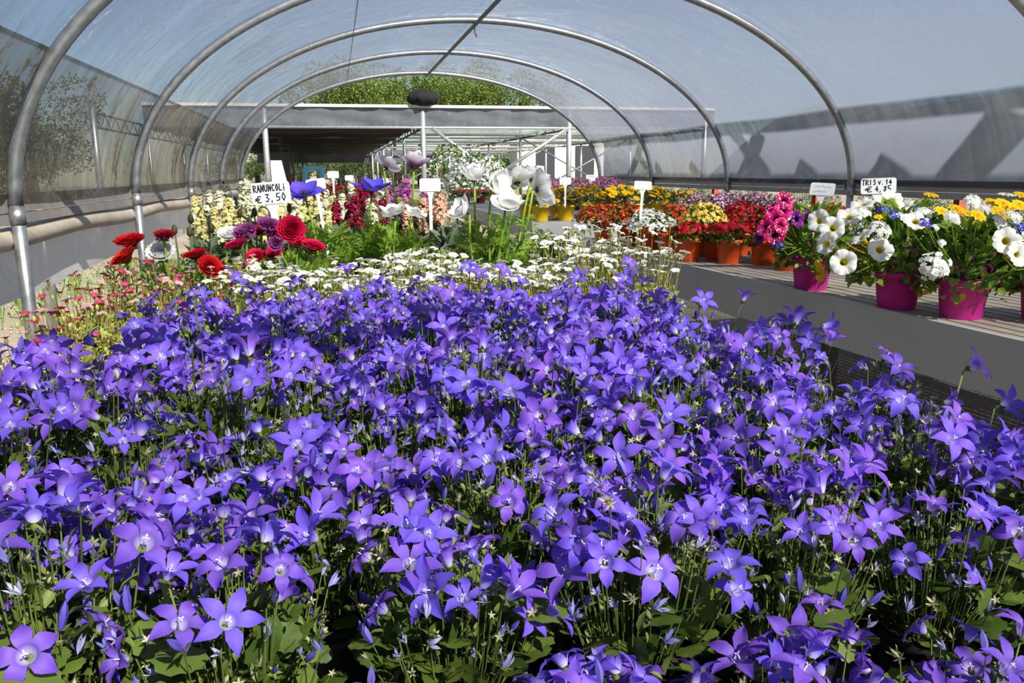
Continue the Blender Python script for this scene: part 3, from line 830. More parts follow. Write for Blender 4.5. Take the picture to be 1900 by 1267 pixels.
RAN = {'red': ranunc(.030, [RED_RAN, PURPLE_FRINGE, GREEN_EYE, STEM_GREEN]),
       'magenta': ranunc(.034, [MAG_RAN, PURPLE_FRINGE, GREEN_EYE, STEM_GREEN], 8),
       'dark': ranunc(.024, [DARK_RAN, PURPLE_FRINGE, ANEM_EYE, STEM_GREEN], 5, 14),
       'purple': ranunc(.030, [PURPLE_FRINGE, PURPLE_FRINGE, ANEM_EYE, STEM_GREEN], 4, 90)}
RAN_BUD = one('seed_head', lathe([(.002, -.012), (.008, -.008), (.0095, 0), (.008, .012), (.004, .018), (.0005, .02)], 10), leaf_mat('seed_head', (70, 62, 40), (96, 84, 56)))
APET = {k: [petal(1, .40, a0, a1, p=1.1, e=.6, base=.2, cup=.35, ruffle=.03, nu=4, nv=6) for a0, a1 in ((.15, .75), (.3, 1.1), (.05, .45), (.6, 1.35))] for k in ('x',)}['x']
APM = {k: [one('anemone_petal', P, m) for P in APET] for k, m in (('white', WHITE_ANEM), ('blue', BLUE_ANEM), ('lilac', LILAC_ANEM), ('pale', PALE_ANEM))}
def eye_mesh(mat):
    mb = MB(); V, F, s = lathe([(.001, .20), (.10, .18), (.16, .08), (.15, 0), (.05, -.06), (.03, -.2)], 12); mb.add(V, F, 0)
    for k in range(26):
        a = 2 * PI * k / 26; r = .24 + .06 * (k % 3) / 2
        V, F, s = tube([(.12 * math.cos(a), .12 * math.sin(a), .03), (r * math.cos(a), r * math.sin(a), .16)], .009, n=3); mb.add(V, F, 0)
        V, F, s = lathe([(.004, -.02), (.022, 0), (.004, .02)], 4); mb.add(V, F, 0, mtx=Matrix.Translation((r * math.cos(a), r * math.sin(a), .17)))
    return mb.mesh('flower_eye', [mat])
EYE_D, EYE_G = eye_mesh(ANEM_EYE), eye_mesh(GREEN_EYE)
POT_CUT = pot_mesh('round_pot', .06, .11, POTBLACK, n=18)

def curved_stem(a, b, r=.003, mat=STEM_GREEN, sway=.02, name='stem'):
    a, b = Vector(a), Vector(b); m = a.lerp(b, .5) + Vector((RNG.uniform(-sway, sway), RNG.uniform(-sway, sway), 0))
    pts = [(a * (1 - t) ** 2 + m * 2 * t * (1 - t) + b * t * t) for t in (0, .2, .4, .6, .8, 1)]
    return one(name, tube(pts, r * 1.15, r * .85, 7), mat)
def cut_plant(name, label, cat, base, heads, leaf, group=None, npl=26, leafsize=.06, leafmat=None, potme=None, z1=.24, rad=.08):
    """heads: (kind, px, py, y, size, facing, collar height)"""
    B = Vector(base)
    t = thing(name, label, cat, B, 0, group)
    link('pot', potme or POT_CUT, t)
    mb = MB(); foliage(mb, npl, rad, .10, z1, leaf, leafsize, 0, .9, .45)
    link('foliage', mb.mesh(name + '_foliage', [leafmat or LEAF_BRIGHT]), t, None, 'stuff')
    for h in heads:
        kind, px, py, y, R, face = h[:6]
        p = at_y(px, py, y) - B
        f = Vector(face).normalized()
        root = Vector((p.x * .35 + RNG.uniform(-.02, .02), p.y * .35, .1))
        link('stem', curved_stem(root, p - f * R * .2, .0028 if kind in RAN else .0034), t)
        if kind in RAN:
            link('flower', RAN[kind], t, Matrix.Translation(p) @ frame_z(f) @ Matrix.Scale(R / {'magenta': .036, 'purple': .032}.get(kind, .030), 4))
        else:
            opn = h[6] if len(h) > 6 else 0
            e = link('flower', EYE_G if kind == 'white' and len(h) > 7 else EYE_D, t, Matrix.Translation(p) @ frame_z(f) @ Matrix.Scale(R, 4))
            n = 8
            for k in range(n):
                inner = k % 2
                me = APM[kind][{0: (0, 1), 1: (1, 3), 2: (2, 0)}[opn][inner]]
                link('petal', me, e, Matrix.Rotation(2 * PI * k / n + RNG.uniform(-.2, .2), 4, 'Z') @ Matrix.Translation((.03, 0, .02 * inner))
                     @ Matrix.Rotation(RNG.uniform(-.2, .2), 4, 'X') @ Matrix.Rotation(RNG.uniform(-.15, .15), 4, 'Y') @ Matrix.Scale(RNG.uniform(.88, 1.1), 4))
            c = root.lerp(p, RNG.uniform(.5, .72))      # feathery collar on the stalk
            mbc = MB(); d = np.array([[math.cos(a), math.sin(a), .5] for a in np.linspace(0, 5.2, 5) + RNG.random()])
            X, Y, Z = basis_x(d, .2); mbc.scatter(FERNY, np.zeros((5, 3)), X, Y, Z, NR.uniform(.045, .065, 5), 0)
            link('leaf_collar', mbc.mesh('leaf_collar', [LEAF_BRIGHT]), t, c)
    return t
UP = (-.1, -.35, 1)
TOC = (0, -1, .55)
def base_at(px, y): return (at_y(px, 480, y).x, y, BZ)
RL = 'ranunculus'
cut_plant('ranunculus_plant', 'ranunculus with two scarlet blooms nearest the left tunnel post', RL, base_at(250, 2.0),
          [('red', 242, 453, 1.95, .032, (-.1, -.35, 1)), ('red', 234, 481, 1.87, .029, (-.5, -.4, .8))], FERNY, leafmat=LEAF_MID)
cut_plant('ranunculus_plant', 'ranunculus with a dark red ragged bloom and seed heads', RL, base_at(312, 2.12),
          [('dark', 305, 440, 2.05, .030, (.1, -.4, 1))], FERNY, npl=40, z1=.22)
cut_plant('ranunculus_plant', 'ranunculus with two scarlet blooms touching the bellflowers', RL, base_at(375, 1.98),
          [('red', 363, 477, 1.93, .026, (-.2, -.2, 1)), ('red', 388, 498, 1.88, .028, (.5, -.7, .6))], FERNY, npl=40, z1=.2)
cut_plant('ranunculus_plant', 'ranunculus with shaggy purple blooms below the price sign', RL, base_at(470, 2.14),
          [('purple', 455, 433, 2.08, .031, (-.3, -.6, 1)), ('purple', 497, 420, 2.12, .030, (.2, -.6, .8)), ('magenta', 440, 458, 2.00, .028, (-.3, -.2, 1)),
           ('magenta', 484, 428, 2.18, .026, (-.5, -.5, .6)), ('magenta', 510, 470, 2.05, .022, (0, -.8, .6)), ('magenta', 475, 478, 2.02, .024, (0, -.6, .8))], FERNY, npl=40, z1=.2)
cut_plant('ranunculus_plant', 'ranunculus with large magenta blooms right below the price sign', RL, (-.085, 2.13, BZ),
          [('magenta', 540, 428, 2.06, .036, (.15, -1, .45)), ('magenta', 520, 432, 2.13, .028, (-.3, -1, .3)), ('magenta', 580, 461, 2.02, .030, (.3, -.35, 1)),
           ('magenta', 552, 452, 2.15, .026, (0, -.5, 1)), ('purple', 512, 452, 1.99, .020, (0, -1, .2))], FERNY, npl=36, z1=.2)
AN = 'anemone'
cut_plant('anemone_plant', 'anemone with open violet blue bowl beside the price sign', AN, (-.03, 2.295, BZ),
          [('blue', 566, 362, 2.22, .052, (-.1, -.55, 1), 2)], FERNY, npl=80, leafsize=.085, z1=.28)
cut_plant('anemone_plant', 'anemone with a half closed violet blue bloom on thick stalk', AN, (.10, 2.30, BZ),
          [('blue', 690, 356, 2.26, .054, (.1, -.2, 1), 0)], FERNY, npl=80, leafsize=.085, z1=.27)
cut_plant('anemone_plant', 'anemone with two pale lilac blooms on tall stalks', AN, (.19, 2.57, BZ),
          [('pale', 716, 312, 2.38, .05, (.6, .3, .9), 0), ('lilac', 768, 312, 2.47, .056, (.1, .5, 1), 1)], FERNY, npl=30, leafsize=.07, z1=.24, leafmat=LEAF_MID)
cut_plant('anemone_plant', 'anemone with wide open white bloom and dark eye', AN, base_at(742, 2.18),
          [('white', 732, 400, 2.08, 0.0414, (-.3, -.1, 1), 0), ('white', 768, 402, 2.18, 0.0391, (.35, -.15, 1), 0)], FERNY, npl=80, leafsize=.085, z1=.27)
cut_plant('anemone_plant', 'anemone with a tall cluster of white blooms over the saxifrages', AN, (at_y(905, 480, 2.02).x, 2.02, BZ),
          [('white', 866, 395, 1.90, 0.0414, (-.8, -.2, .6), 1), ('white', 880, 336, 2.03, 0.0483, (-.1, -.2, 1), 1), ('white', 916, 350, 1.96, 0.0506, (.5, -.7, .5), 1, 1),
           ('white', 938, 388, 1.87, 0.0506, (.1, -.35, 1), 0), ('white', 960, 340, 2.05, 0.0552, (-.1, .6, 1), 2), ('white', 996, 352, 1.97, 0.0529, (.9, .25, .1), 2),
           ('white', 985, 335, 2.14, 0.0483, (.3, .5, .9), 0)], FERNY, npl=100, leafsize=.09, z1=.28, rad=.1)
# seed heads on stalks left of the purple ranunculus
for px, py, y in ((324, 428, 2.1), (354, 408, 2.1), (352, 432, 2.08), (392, 425, 2.1), (445, 398, 2.2), (472, 396, 2.2), (537, 388, 2.3)):
    p = at_y(px, py, y); t = thing('seed_stalk', 'spent ranunculus stalk with brown seed head among the blooms', 'seed head', (p.x, p.y, BZ), 0, 'spent ranunculus stalks')
    link('stem', curved_stem((0, 0, .02), (0, 0, p.z - BZ), .0025, LEAF_GREY), t)
    link('seed_head', RAN_BUD, t, Matrix.Translation((0, 0, p.z - BZ)) @ Matrix.Scale(.75, 4))
# white ranunculus ball and white tufts
WR = ranunc(.026, [WHITE_P, WHITE_P, GREEN_EYE, STEM_GREEN], 6)
for px, py, y, R, bx, by, lab in ((300, 474, 2.08, .034, -.45, 2.27, 'white ranunculus bloom glowing between the scarlet ranunculus'), (425, 438, 2.2, .028, -.30, 2.27, 'white ranunculus bloom left of the shaggy purple blooms')):
    B = Vector((bx, by, BZ)); p = at_y(px, py, y) - B; t = thing('ranunculus_plant', lab, RL, B)
    link('pot', POT_CUT, t); link('stem', curved_stem((p.x * .3, p.y * .3, .09), p, .003), t)
    link('flower', WR, t, Matrix.Translation(p) @ frame_z((0, -.7, 1)) @ Matrix.Scale(R / .026, 4))
    mb = MB(); foliage(mb, 30, .06, .1, .2, FERNY, .06); link('foliage', mb.mesh('ranunculus_foliage', [LEAF_BRIGHT]), t, None, 'stuff')

# ------------------------------------------------------------------ stocks
FLORET = whorl(4, petal(1, .55, .5, -.3, p=1.4, e=.5, base=.3, ruffle=.14, nu=2, nv=2))
FLOR5 = whorl(5, petal(1, .42, .3, -.3, p=1.4, e=.5, base=.3, nu=2, nv=2))
def spike_mesh(mat, n=90, H=.095, R=.020, fl=.008):
    mb = MB()
    t = NR.rand(n) ** .9; a = NR.rand(n) * 2 * PI; r = R * (1 - t * .55)
    pos = np.stack([r * np.cos(a), r * np.sin(a), t * H], 1)
    d = np.stack([np.cos(a), np.sin(a), .15 + t * 1.1], 1) + NR.randn(n, 3) * .25
    X, Y, Z = basis_z(d); mb.scatter(FLORET, pos, X, Y, Z, fl * NR.uniform(.8, 1.2, n), 0)
    V, F, s = tube([(0, 0, -.04), (0, 0, H)], .003, .002, 5); mb.add(V, F, 1)
    m = 8; tt = np.full(m, H) + NR.rand(m) * .012; a = NR.rand(m) * 2 * PI
    X, Y, Z = basis_x(np.stack([np.cos(a), np.sin(a), 2 + 0 * a], 1)); mb.scatter(OVAL, np.stack([.003 * np.cos(a), .003 * np.sin(a), tt], 1), X, Y, Z, np.full(m, .009), 1)
    return mb.mesh('flower_spike', [mat, LEAF_GREY])
SPIKES = {k: [spike_mesh(m) for _ in range(2)] for k, m in (('cream', CREAM_ST), ('yellow', YELLOW_ST), ('crimson', MAG_ST), ('pink', PINK_ST), ('peach', PEACH_ST))}
STOCK_LF = []
for i in range(3):
    mb = MB(); foliage(mb, 60, .06, .08, .24, LANCE, .062, 0, .6, .5); STOCK_LF.append(mb.mesh('stock_foliage', [LEAF_GREY]))
POT_ST = pot_mesh('stock_pot', .055, .1, POTBLACK, n=16)
STN = {'cream': 'cream white', 'yellow': 'pale yellow', 'crimson': 'crimson', 'pink': 'mauve pink', 'peach': 'peach'}
rg = random.Random(9)
def stock(px, py, y, col, nsp=3, sc=1.0, pot=None, label=None):
    p = at_y(px, py, y); H = p.z - BZ
    t = thing('stock_plant', label or f'potted stock with {STN[col]} flower spikes behind the ranunculus', 'plant', (p.x, y, BZ), rg.uniform(0, 6), f'{STN[col]} stocks')
    link('pot', pot or POT_ST, t)
    link('foliage', STOCK_LF[rg.randrange(3)], t, Matrix.Diagonal((1, 1, max(.6, (H - .07) / .24), 1)), 'stuff')
    for k in range(nsp):
        a = 2 * PI * k / nsp + rg.uniform(-.4, .4); r = 0 if nsp == 1 else rg.uniform(.02, .05)
        h = H - .075 - (0 if k == 0 else rg.uniform(0, .06))
        link('stem', curved_stem((r * .4 * math.cos(a), r * .4 * math.sin(a), .08), (r * math.cos(a), r * math.sin(a), h), .003, LEAF_GREY, .005), t)
        link('flower_spike', SPIKES[col][rg.randrange(2)], t, Matrix.Translation((r * math.cos(a), r * math.sin(a), h)) @ Matrix.Rotation(rg.uniform(-.2, .2), 4, 'X') @ Matrix.Rotation(rg.uniform(0, 6), 4, 'Z') @ Matrix.Scale(sc * rg.uniform(.85, 1.1), 4))
for px, py, y, c in ((398, 378, 2.75, 'yellow'), (428, 384, 2.72, 'yellow'), (402, 352, 3.1, 'cream'), (424, 346, 3.15, 'cream'), (445, 352, 3.0, 'cream'), (462, 360, 2.9, 'cream'),
                     (475, 382, 2.7, 'yellow'), (465, 350, 3.4, 'cream'), (545, 382, 2.8, 'cream'), (560, 372, 3.0, 'yellow'), (590, 378, 2.9, 'yellow'), (612, 362, 3.1, 'cream'),
                     (632, 372, 2.9, 'yellow'), (610, 392, 2.7, 'yellow'), (580, 395, 2.65, 'cream'), (520, 372, 3.2, 'cream'), (545, 352, 3.6, 'cream'), (600, 352, 3.6, 'cream'),
                     (642, 352, 3.3, 'cream'), (390, 400, 2.62, 'yellow'),
                     (655, 372, 2.75, 'crimson'), (660, 392, 2.66, 'crimson'), (705, 358, 2.9, 'crimson'), (688, 375, 2.85, 'cream'), (718, 352, 3.2, 'cream'),
                     (735, 348, 3.1, 'pink'), (760, 352, 2.95, 'pink'), (778, 342, 3.05, 'pink'), (745, 366, 2.85, 'pink'),
                     (805, 372, 2.8, 'peach'), (785, 382, 2.85, 'peach'), (760, 385, 2.75, 'peach'), (842, 420, 2.6, 'peach')):
    stock(px, py, y, c, 1 if c == 'pink' and px in (760, 778) else 2 + px % 2, .85 + .3 * ((px * 7) % 10) / 10)
# square pink pot with grey foliage
p = at_y(800, 470, 2.5); q = .052
mb = MB()
ring = lambda r, z: [(-r, -r, z), (r, -r, z), (r, r, z), (-r, r, z)]
V = ring(q * .8, 0) + ring(q * .95, .105) + ring(q * 1.04, .105) + ring(q * 1.04, .125) + ring(q * .96, .125) + ring(q * .94, .11)
F = [(0, 3, 2, 1)] + [(i * 4 + k, i * 4 + (k + 1) % 4, i * 4 + 4 + (k + 1) % 4, i * 4 + 4 + k) for i in range(5) for k in range(4)]
mb.add(V, F, 0); mb.add(ring(q * .94, .112), [(0, 1, 2, 3)], 1)
PINKPOT = mb.mesh('square_pot', [POTPINK, SOIL], False)
t = thing('grey_leaf_plant', 'grey leaved plant in a square pink pot', 'plant', (.335, 2.585, BZ), .25)
link('pot', PINKPOT, t, Matrix.Diagonal((1.05, 1.05, 1.2, 1)))
mb = MB(); foliage(mb, 110, .085, .13, .25, LANCE, .07, 0, .7, .5); link('foliage', mb.mesh('grey_foliage', [LEAF_GREY]), t, None, 'stuff')
# green leafy filler plants between anemones and stocks
for px, py, y, lm, n, lab in ((620, 470, 2.25, LEAF_BRIGHT, 60, 'leafy green seedling clump left of the white anemones'), (670, 455, 2.4, LEAF_MID, 60, 'darker leafy clump under the half closed blue anemone'),
                         (690, 480, 2.3, LEAF_BRIGHT, 50, 'low bright green clump beside the saxifrages'), (1000, 455, 2.3, LEAF_MID, 50, 'feathery green clump right of the white anemones'),
                         (700, 400, 2.75, LEAF_DARK, 70, 'dark leafy clump between crimson and pink stocks'), (830, 430, 2.75, LEAF_GREY, 60, 'grey green clump right of the peach stocks')):
    x, y = {620: (-.165, 2.275), 670: (.06, 2.57), 690: (.245, 2.29), 1000: (.57, 2.28)}.get(px, (at_y(px, py, y).x, y))
    t = thing('leafy_plant', lab, 'plant', (x, y, BZ)); link('pot', POT_CUT, t)
    mb = MB(); foliage(mb, n, .09, .1, .26 if py < 470 else .21, FERNY if lm is not LEAF_DARK else OVAL, .075, 0, .8, .5); link('foliage', mb.mesh('leafy_foliage', [lm]), t, None, 'stuff')

# ------------------------------------------------------------------ right bench
def blossoms(mat, n, rad, z0, z1, size, P=FLOR5, spread=.35, mats=None):
    """many small florets on a dome"""
    mb = MB(); th = NR.rand(n) * 2 * PI; q = np.sqrt(NR.rand(n)); el = np.sqrt(1 - (q * .97) ** 2)
    dep = NR.uniform(.82, 1.04, n)
    pos = np.stack([rad * q * np.cos(th) * dep, rad * q * np.sin(th) * dep, z0 + (z1 - z0) * el * dep], 1)
    d = np.stack([q * np.cos(th), q * np.sin(th), el * .8 + .25], 1) + NR.randn(n, 3) * spread
    X, Y, Z = basis_z(d); mb.scatter(P, pos, X, Y, Z, size * NR.uniform(.75, 1.2, n), 0)
    return mb.mesh('blossoms', [mat])
POTO = pot_mesh('orange_pot', .065, .115, POTORANGE); POTM = pot_mesh('magenta_pot', .072, .12, POTMAGENTA, .8)
POTY = pot_mesh('yellow_pot', .085, .14, POTYELLOW); POTR = pot_mesh('red_pot', .08, .14, POTRED)
def bed_plant(name, label, px, py, y, petalmat, lm, pot, rad=.13, n=320, size=.009, group=None, leaf=OVAL, ls=.03, nl=150, lo=.0, cover=.6, P=FLOR5, spread=.35, base=None):
    p = at_y(px, py, y); H = p.z - BZ
    t = thing(name, label, 'plant', (p.x, y, BZ if base is None else base), RNG.uniform(0, 6), group)
    if base is not None: H = p.z - base
    link('pot', pot, t)
    mb = MB(); foliage(mb, nl, rad * .92, .09, H * .94, leaf, ls, 0, .5, .5); link('foliage', mb.mesh(name + '_foliage', [lm]), t, None, 'stuff')
    zc = H * (1 - cover)
    link('blossoms', blossoms(petalmat, n, rad, max(.1, zc), H, size, P, spread), t, None, 'stuff')
    return t
bed_plant('nemesia_plant', 'orange red nemesia spilling over its orange pot at the bench corner', 1120, 378, 5.0, ORANGE_N, LEAF_MID, POTO, .19, 560, .011, nl=220, cover=.75)
bed_plant('nemesia_plant', 'orange red nemesia between the bench corner one and the white candytuft', 1165, 378, 4.68, ORANGE_N, LEAF_MID, POTO, .15, 420, .011)
bed_plant('candytuft_plant', 'white candytuft dome in an orange pot', 1212, 395, 4.25, WHITE_P, LEAF_MID, POTO, .15, 420, .0105, nl=200, cover=.7)
bed_plant('candytuft_plant', 'pale pinkish white candytuft behind the white dome', 1210, 387, 4.52, WHITE_P, LEAF_GREY, POTO, .13, 300, .009)
bed_plant('verbena_plant', 'red verbena in an orange pot right of the white candytuft', 1290, 413, 3.76, RED_V, LEAF_MID, POTO, .11, 200, .011, nl=200, cover=.3)
bed_plant('verbena_plant', 'red verbena in an orange pot left of the magenta petunia', 1366, 412, 3.62, RED_V, LEAF_MID, POTO, .11, 200, .012, nl=200, cover=.3)
bed_plant('nemesia_plant', 'pale yellow nemesia dome behind the red verbenas', 1308, 376, 3.95, YELLOW_N, LEAF_MID, POTO, .13, 380, .0115)
bed_plant('nemesia_plant', 'deep crimson nemesia right of the yellow nemesia', 1380, 374, 4.0, RED_N, LEAF_MID, POTO, .14, 420, .011)
bed_plant('nemesia_plant', 'deep crimson nemesia close behind the magenta petunia', 1425, 385, 3.7, RED_N, LEAF_MID, POTO, .12, 300, .011)
bed_plant('verbena_plant', 'orange red verbena between white candytuft and yellow nemesia', 1245, 380, 4.5, ORANGE_V, LEAF_MID, POTO, .14, 300, .011)
for i, (px, py, y) in enumerate(((1290, 358, 5.0), (1335, 362, 4.7), (1380, 360, 4.75), (1420, 360, 4.6), (1462, 366, 4.4), (1350, 356, 5.0), (1405, 356, 4.95), (1450, 362, 4.8))):
    bed_plant('nemesia_plant', 'purple and white nemesia in the row before the rail', px, py, y, PURPLE_N, LEAF_MID, POTO, .17, 340, .011, 'purple and white nemesias')
for i, (px, py, y) in enumerate(((1500, 382, 3.7), (1478, 386, 3.5))):
    bed_plant('nemesia_plant', 'pale yellow nemesia behind the magenta petunia', px, py, y, YELLOW_N, LEAF_MID, POTO, .11, 240, .011, 'yellow nemesias behind the petunia')
bed_plant('verbena_plant', 'orange verbena beneath the faded price sign', 1545, 378, 3.9, ORANGE_V, LEAF_MID, POTO, .13, 260, .011)
bed_plant('verbena_plant', 'small white flowered plant behind the trio pots', 1590, 385, 3.4, WHITE_P, LEAF_MID, POTO, .12, 160, .009)
for px, py, y in ((1690, 392, 3.0), (1760, 395, 2.9), (1850, 392, 2.75)):
    bed_plant('verbena_plant', 'white verbena filling the row behind the magenta pots', px, py, y, WHITE_P, LEAF_MID, POTM, .16, 170, .011, 'white verbenas in the back row', nl=260)
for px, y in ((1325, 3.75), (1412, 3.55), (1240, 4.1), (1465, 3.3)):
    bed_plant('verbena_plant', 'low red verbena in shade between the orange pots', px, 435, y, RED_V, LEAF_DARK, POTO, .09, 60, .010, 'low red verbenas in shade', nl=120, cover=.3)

# trumpet, daisy, cluster heads
def trumpet(mat, R=.034, spots=0, name='petunia_flower'):
    mb = MB(); nA, nS = 40, 10; V = []; F = []; s_ = []
    for j in range(nS + 1):
        s = j / nS
        for i in range(nA):
            a = 2 * PI * i / nA; lob = 1 - .10 * (1 - abs(math.cos(2.5 * a))) ** 1.5 * (s > .5)
            if s < .4: r = R * (.10 + .16 * s / .4); z = -R * (1.1 - 1.1 * s / .4)
            else:
                q = (s - .4) / .6; r = R * (.26 + .74 * q) * (lob if q > .3 else 1); z = R * (.20 * math.sin(q * 2.2) + .09 * q * math.sin(5 * a + 1) + .07 * q * q * math.sin(11 * a) + .05 * q * q * math.sin(17 * a + 2))
            V.append((r * math.cos(a), r * math.sin(a), z)); s_.append(max(0, (s - .3) / .7))
    for j in range(nS):
        for i in range(nA): F.append((j * nA + i, j * nA + (i + 1) % nA, (j + 1) * nA + (i + 1) % nA, (j + 1) * nA + i))
    mb.add(V, F, 0, s_, .5)
    if spots:
        rg = random.Random(spots)
        for k in range(spots):
            a = rg.uniform(0, 2 * PI); q = rg.uniform(.35, .92); r = R * (.26 + .74 * q)
            z = R * (.20 * math.sin(q * 2.2) + .07 * q * math.sin(5 * a + 1)) + .0012; rr = R * rg.uniform(.03, .07)
            mb.add([(r * math.cos(a) + rr * math.cos(b), r * math.sin(a) + rr * math.sin(b), z) for b in np.linspace(0, 2 * PI, 7)[:-1]], [tuple(range(6))], 1)
    P = whorl(5, petal(.5 * R, .07 * R, .9, .2, base=1, nu=1, nv=2)); mb.add(P[0] + np.array([0, 0, -1.12 * R]), P[1], 2)
    return mb.mesh(name, [mat, SPOT, LEAF_BRIGHT])
PET = {'white': trumpet(WHITE_PETUNIA), 'magenta': trumpet(MAG_PETUNIA, .034, 26), 'purple': trumpet(PURP_PETUNIA, .034, 8)}
DAISY = star(.024, 9, [YELLOW_D, YELLOW_EYE], .26, .1, -.2, .5, 1.1, .24, name='daisy_flower')
DAISYW = star(.020, 12, [WHITE_P, YELLOW_EYE], .2, .1, -.2, .5, 1.1, .24, name='white_daisy_flower')
def cluster(mat, n=26, R=.028, fl=.010):
    return blossoms(mat, n, R, 0, R * .55, fl, FLOR5, .2)
VERB = [cluster(WHITE_P, 34), cluster(WHITE_P, 40, .034)]
LOB = cluster(BLUE_LOB, 14, .022, .008)
YSM = cluster(YELLOW_D, 12, .024, .009)
HEADS = {'pw': (PET['white'], .034), 'pm': (PET['magenta'], .034), 'pp': (PET['purple'], .034), 'dy': (DAISY, .024), 'dw': (DAISYW, .02), 'vw': (VERB[0], .028), 'vl': (VERB[1], .034), 'lo': (LOB, .02), 'ys': (YSM, .02)}
TRIO_LF = []
for i in range(3):
    mb = MB(); foliage(mb, 330, .155, .09, .30, OVAL, .042, 0, .4, .6); foliage(mb, 260, .15, .12, .34, LANCE, .05, 1, .9, .5); foliage(mb, 60, .15, .075, .15, OVAL, .042, 1, -.1, .5, hollow=.7); foliage(mb, 10, .13, .06, .12, OVAL, .045, 2, -.4, .4, hollow=.8)
    TRIO_LF.append(mb.mesh('trio_foliage', [LEAF_MID, LEAF_BRIGHT, LEAF_YELLOW]))
def trio(label, base, heads, k=0, sc=1.0, pot=None, name='trio_planter'):
    B = Vector(base); t = thing(name, label, 'plant', B, 0, None)
    link('pot', pot or POTM, t)
    link('foliage', TRIO_LF[k], t, Matrix.Rotation(k * 2.1, 4, 'Z') @ Matrix.Scale(sc, 4), 'stuff')
    mb = MB()
    for kind, px, py, y, sz, face in heads:
        me, R = HEADS[kind]; sz *= 1.14 if kind[0] == 'p' else 1.; p = at_y(px, py, y) - B; f = Vector(face).normalized()
        link('flower' if kind not in ('vw', 'vl', 'lo', 'ys') else 'flower_cluster', me, t, Matrix.Translation(p) @ frame_z(f) @ Matrix.Scale(sz / R, 4))
        e = p - f * (sz * 1.05 if kind[0] == 'p' else .002)
        V, F, s = tube([(e.x * .35, e.y * .35, .16), (e.x * .75, e.y * .75, e.z * .8), tuple(e)], .0016, .0013, 5, False); mb.add(V, F, 0)
    link('stems', mb.mesh('trio_stems', [STEM_GREEN]), t, None, 'stuff')
    return t
C0 = (-.5, -.8, .35)
trio('magenta pot of white petunias and verbena below the TRIS price sign', (1.755, 2.285, BZ),
     [('pw', 1565, 487, 2.12, .034, (-.5, -.9, .2)), ('pw', 1632, 464, 2.10, .034, (-.2, -.9, .45)), ('pw', 1535, 452, 2.2, .032, (-1, -.3, .3)), ('pw', 1600, 442, 2.12, .030, (-.7, .1, .8)),
      ('pw', 1545, 424, 2.22, .032, (-.6, -.8, .2)), ('pw', 1575, 404, 2.25, .033, (-.3, -.5, .7)), ('pw', 1600, 382, 2.3, .033, (-.4, -.2, .9)), ('pw', 1655, 372, 2.32, .033, (0, -.7, .6)),
      ('pw', 1672, 388, 2.3, .032, (.3, -.4, .8)), ('pw', 1520, 410, 2.3, .032, (-.8, -.5, .3)), ('vl', 1632, 428, 2.12, .034, (0, -.6, .8)), ('vw', 1690, 382, 2.35, .028, (0, -.3, 1)),
      ('vw', 1600, 396, 2.2, .026, (0, -.5, .9)), ('lo', 1640, 392, 2.2, .022, (0, -.6, .8)), ('lo', 1660, 402, 2.18, .018, (0, -.6, .8)), ('ys', 1628, 402, 2.16, .012, (0, -.8, .5)), ('vw', 1668, 404, 2.2, .022, (0, -.6, .8))], 0)
trio('magenta pot with a large drooping white verbena head', (1.83, 2.09, BZ),
     [('vl', 1733, 495, 1.97, .042, (-.6, -.8, .3)), ('vw', 1747, 452, 2.0, .014, (0, -.8, .6)), ('vw', 1735, 423, 2.0, .012, (0, -.8, .6)), ('vw', 1712, 398, 2.1, .028, (0, -.5, .8)),
      ('dy', 1775, 388, 2.2, .030, (0, -.5, .8)), ('dy', 1795, 396, 2.15, .026, (.2, -.5, .8)), ('pw', 1838, 418, 2.05, .034, (.3, -.3, .9)), ('vw', 1820, 392, 2.15, .032, (0, -.4, .9)),
      ('dy', 1728, 362, 2.3, .026, (0, -.3, .9)), ('lo', 1700, 392, 2.2, .016, (0, -.6, .8)), ('dy', 1800, 412, 2.1, .018, (0, -.5, .8)), ('dy', 1748, 392, 2.05, .024, (0, -.6, .8)), ('vw', 1802, 376, 2.1, .030, (0, -.5, .9)), ('pw', 1698, 412, 2.0, .03, (-.2, -.6, .7)), ('lo', 1716, 415, 1.98, .016, (0, -.7, .6)), ('dy', 1815, 400, 2.0, .026, (0, -.6, .7)), ('vw', 1765, 405, 2.0, .026, (0, -.6, .8))], 1, .88)
trio('magenta pot of white petunias with yellow daisies and blue lobelia beside the drooping verbena', (2.03, 1.99, BZ),
     [('pw', 1866, 448, 1.9, .034, (-.3, -.9, .3)), ('pw', 1886, 472, 1.88, .032, (.1, -.9, .3)), ('pw', 1895, 440, 1.95, .03, (.2, -.6, .6)), ('dy', 1842, 376, 2.2, .028, (0, -.5, .8)), ('dy', 1858, 396, 2.05, .034, (0, -.6, .7)),
      ('dy', 1880, 388, 2.1, .03, (0, -.6, .7)), ('dw', 1868, 361, 2.15, .028, (0, -.2, 1)), ('lo', 1892, 425, 1.95, .02, (0, -.7, .6)), ('lo', 1885, 402, 2.0, .018, (0, -.7, .6)), ('dy', 1895, 362, 2.2, .026, (0, -.4, .8)), ('vw', 1850, 412, 2.0, .026, (0, -.5, .8)), ('vw', 1878, 405, 1.92, .026, (0, -.6, .8)), ('dy', 1862, 378, 2.0, .028, (0, -.6, .8)), ('dy', 1892, 380, 1.95, .026, (0, -.6, .8))], 2, .88)
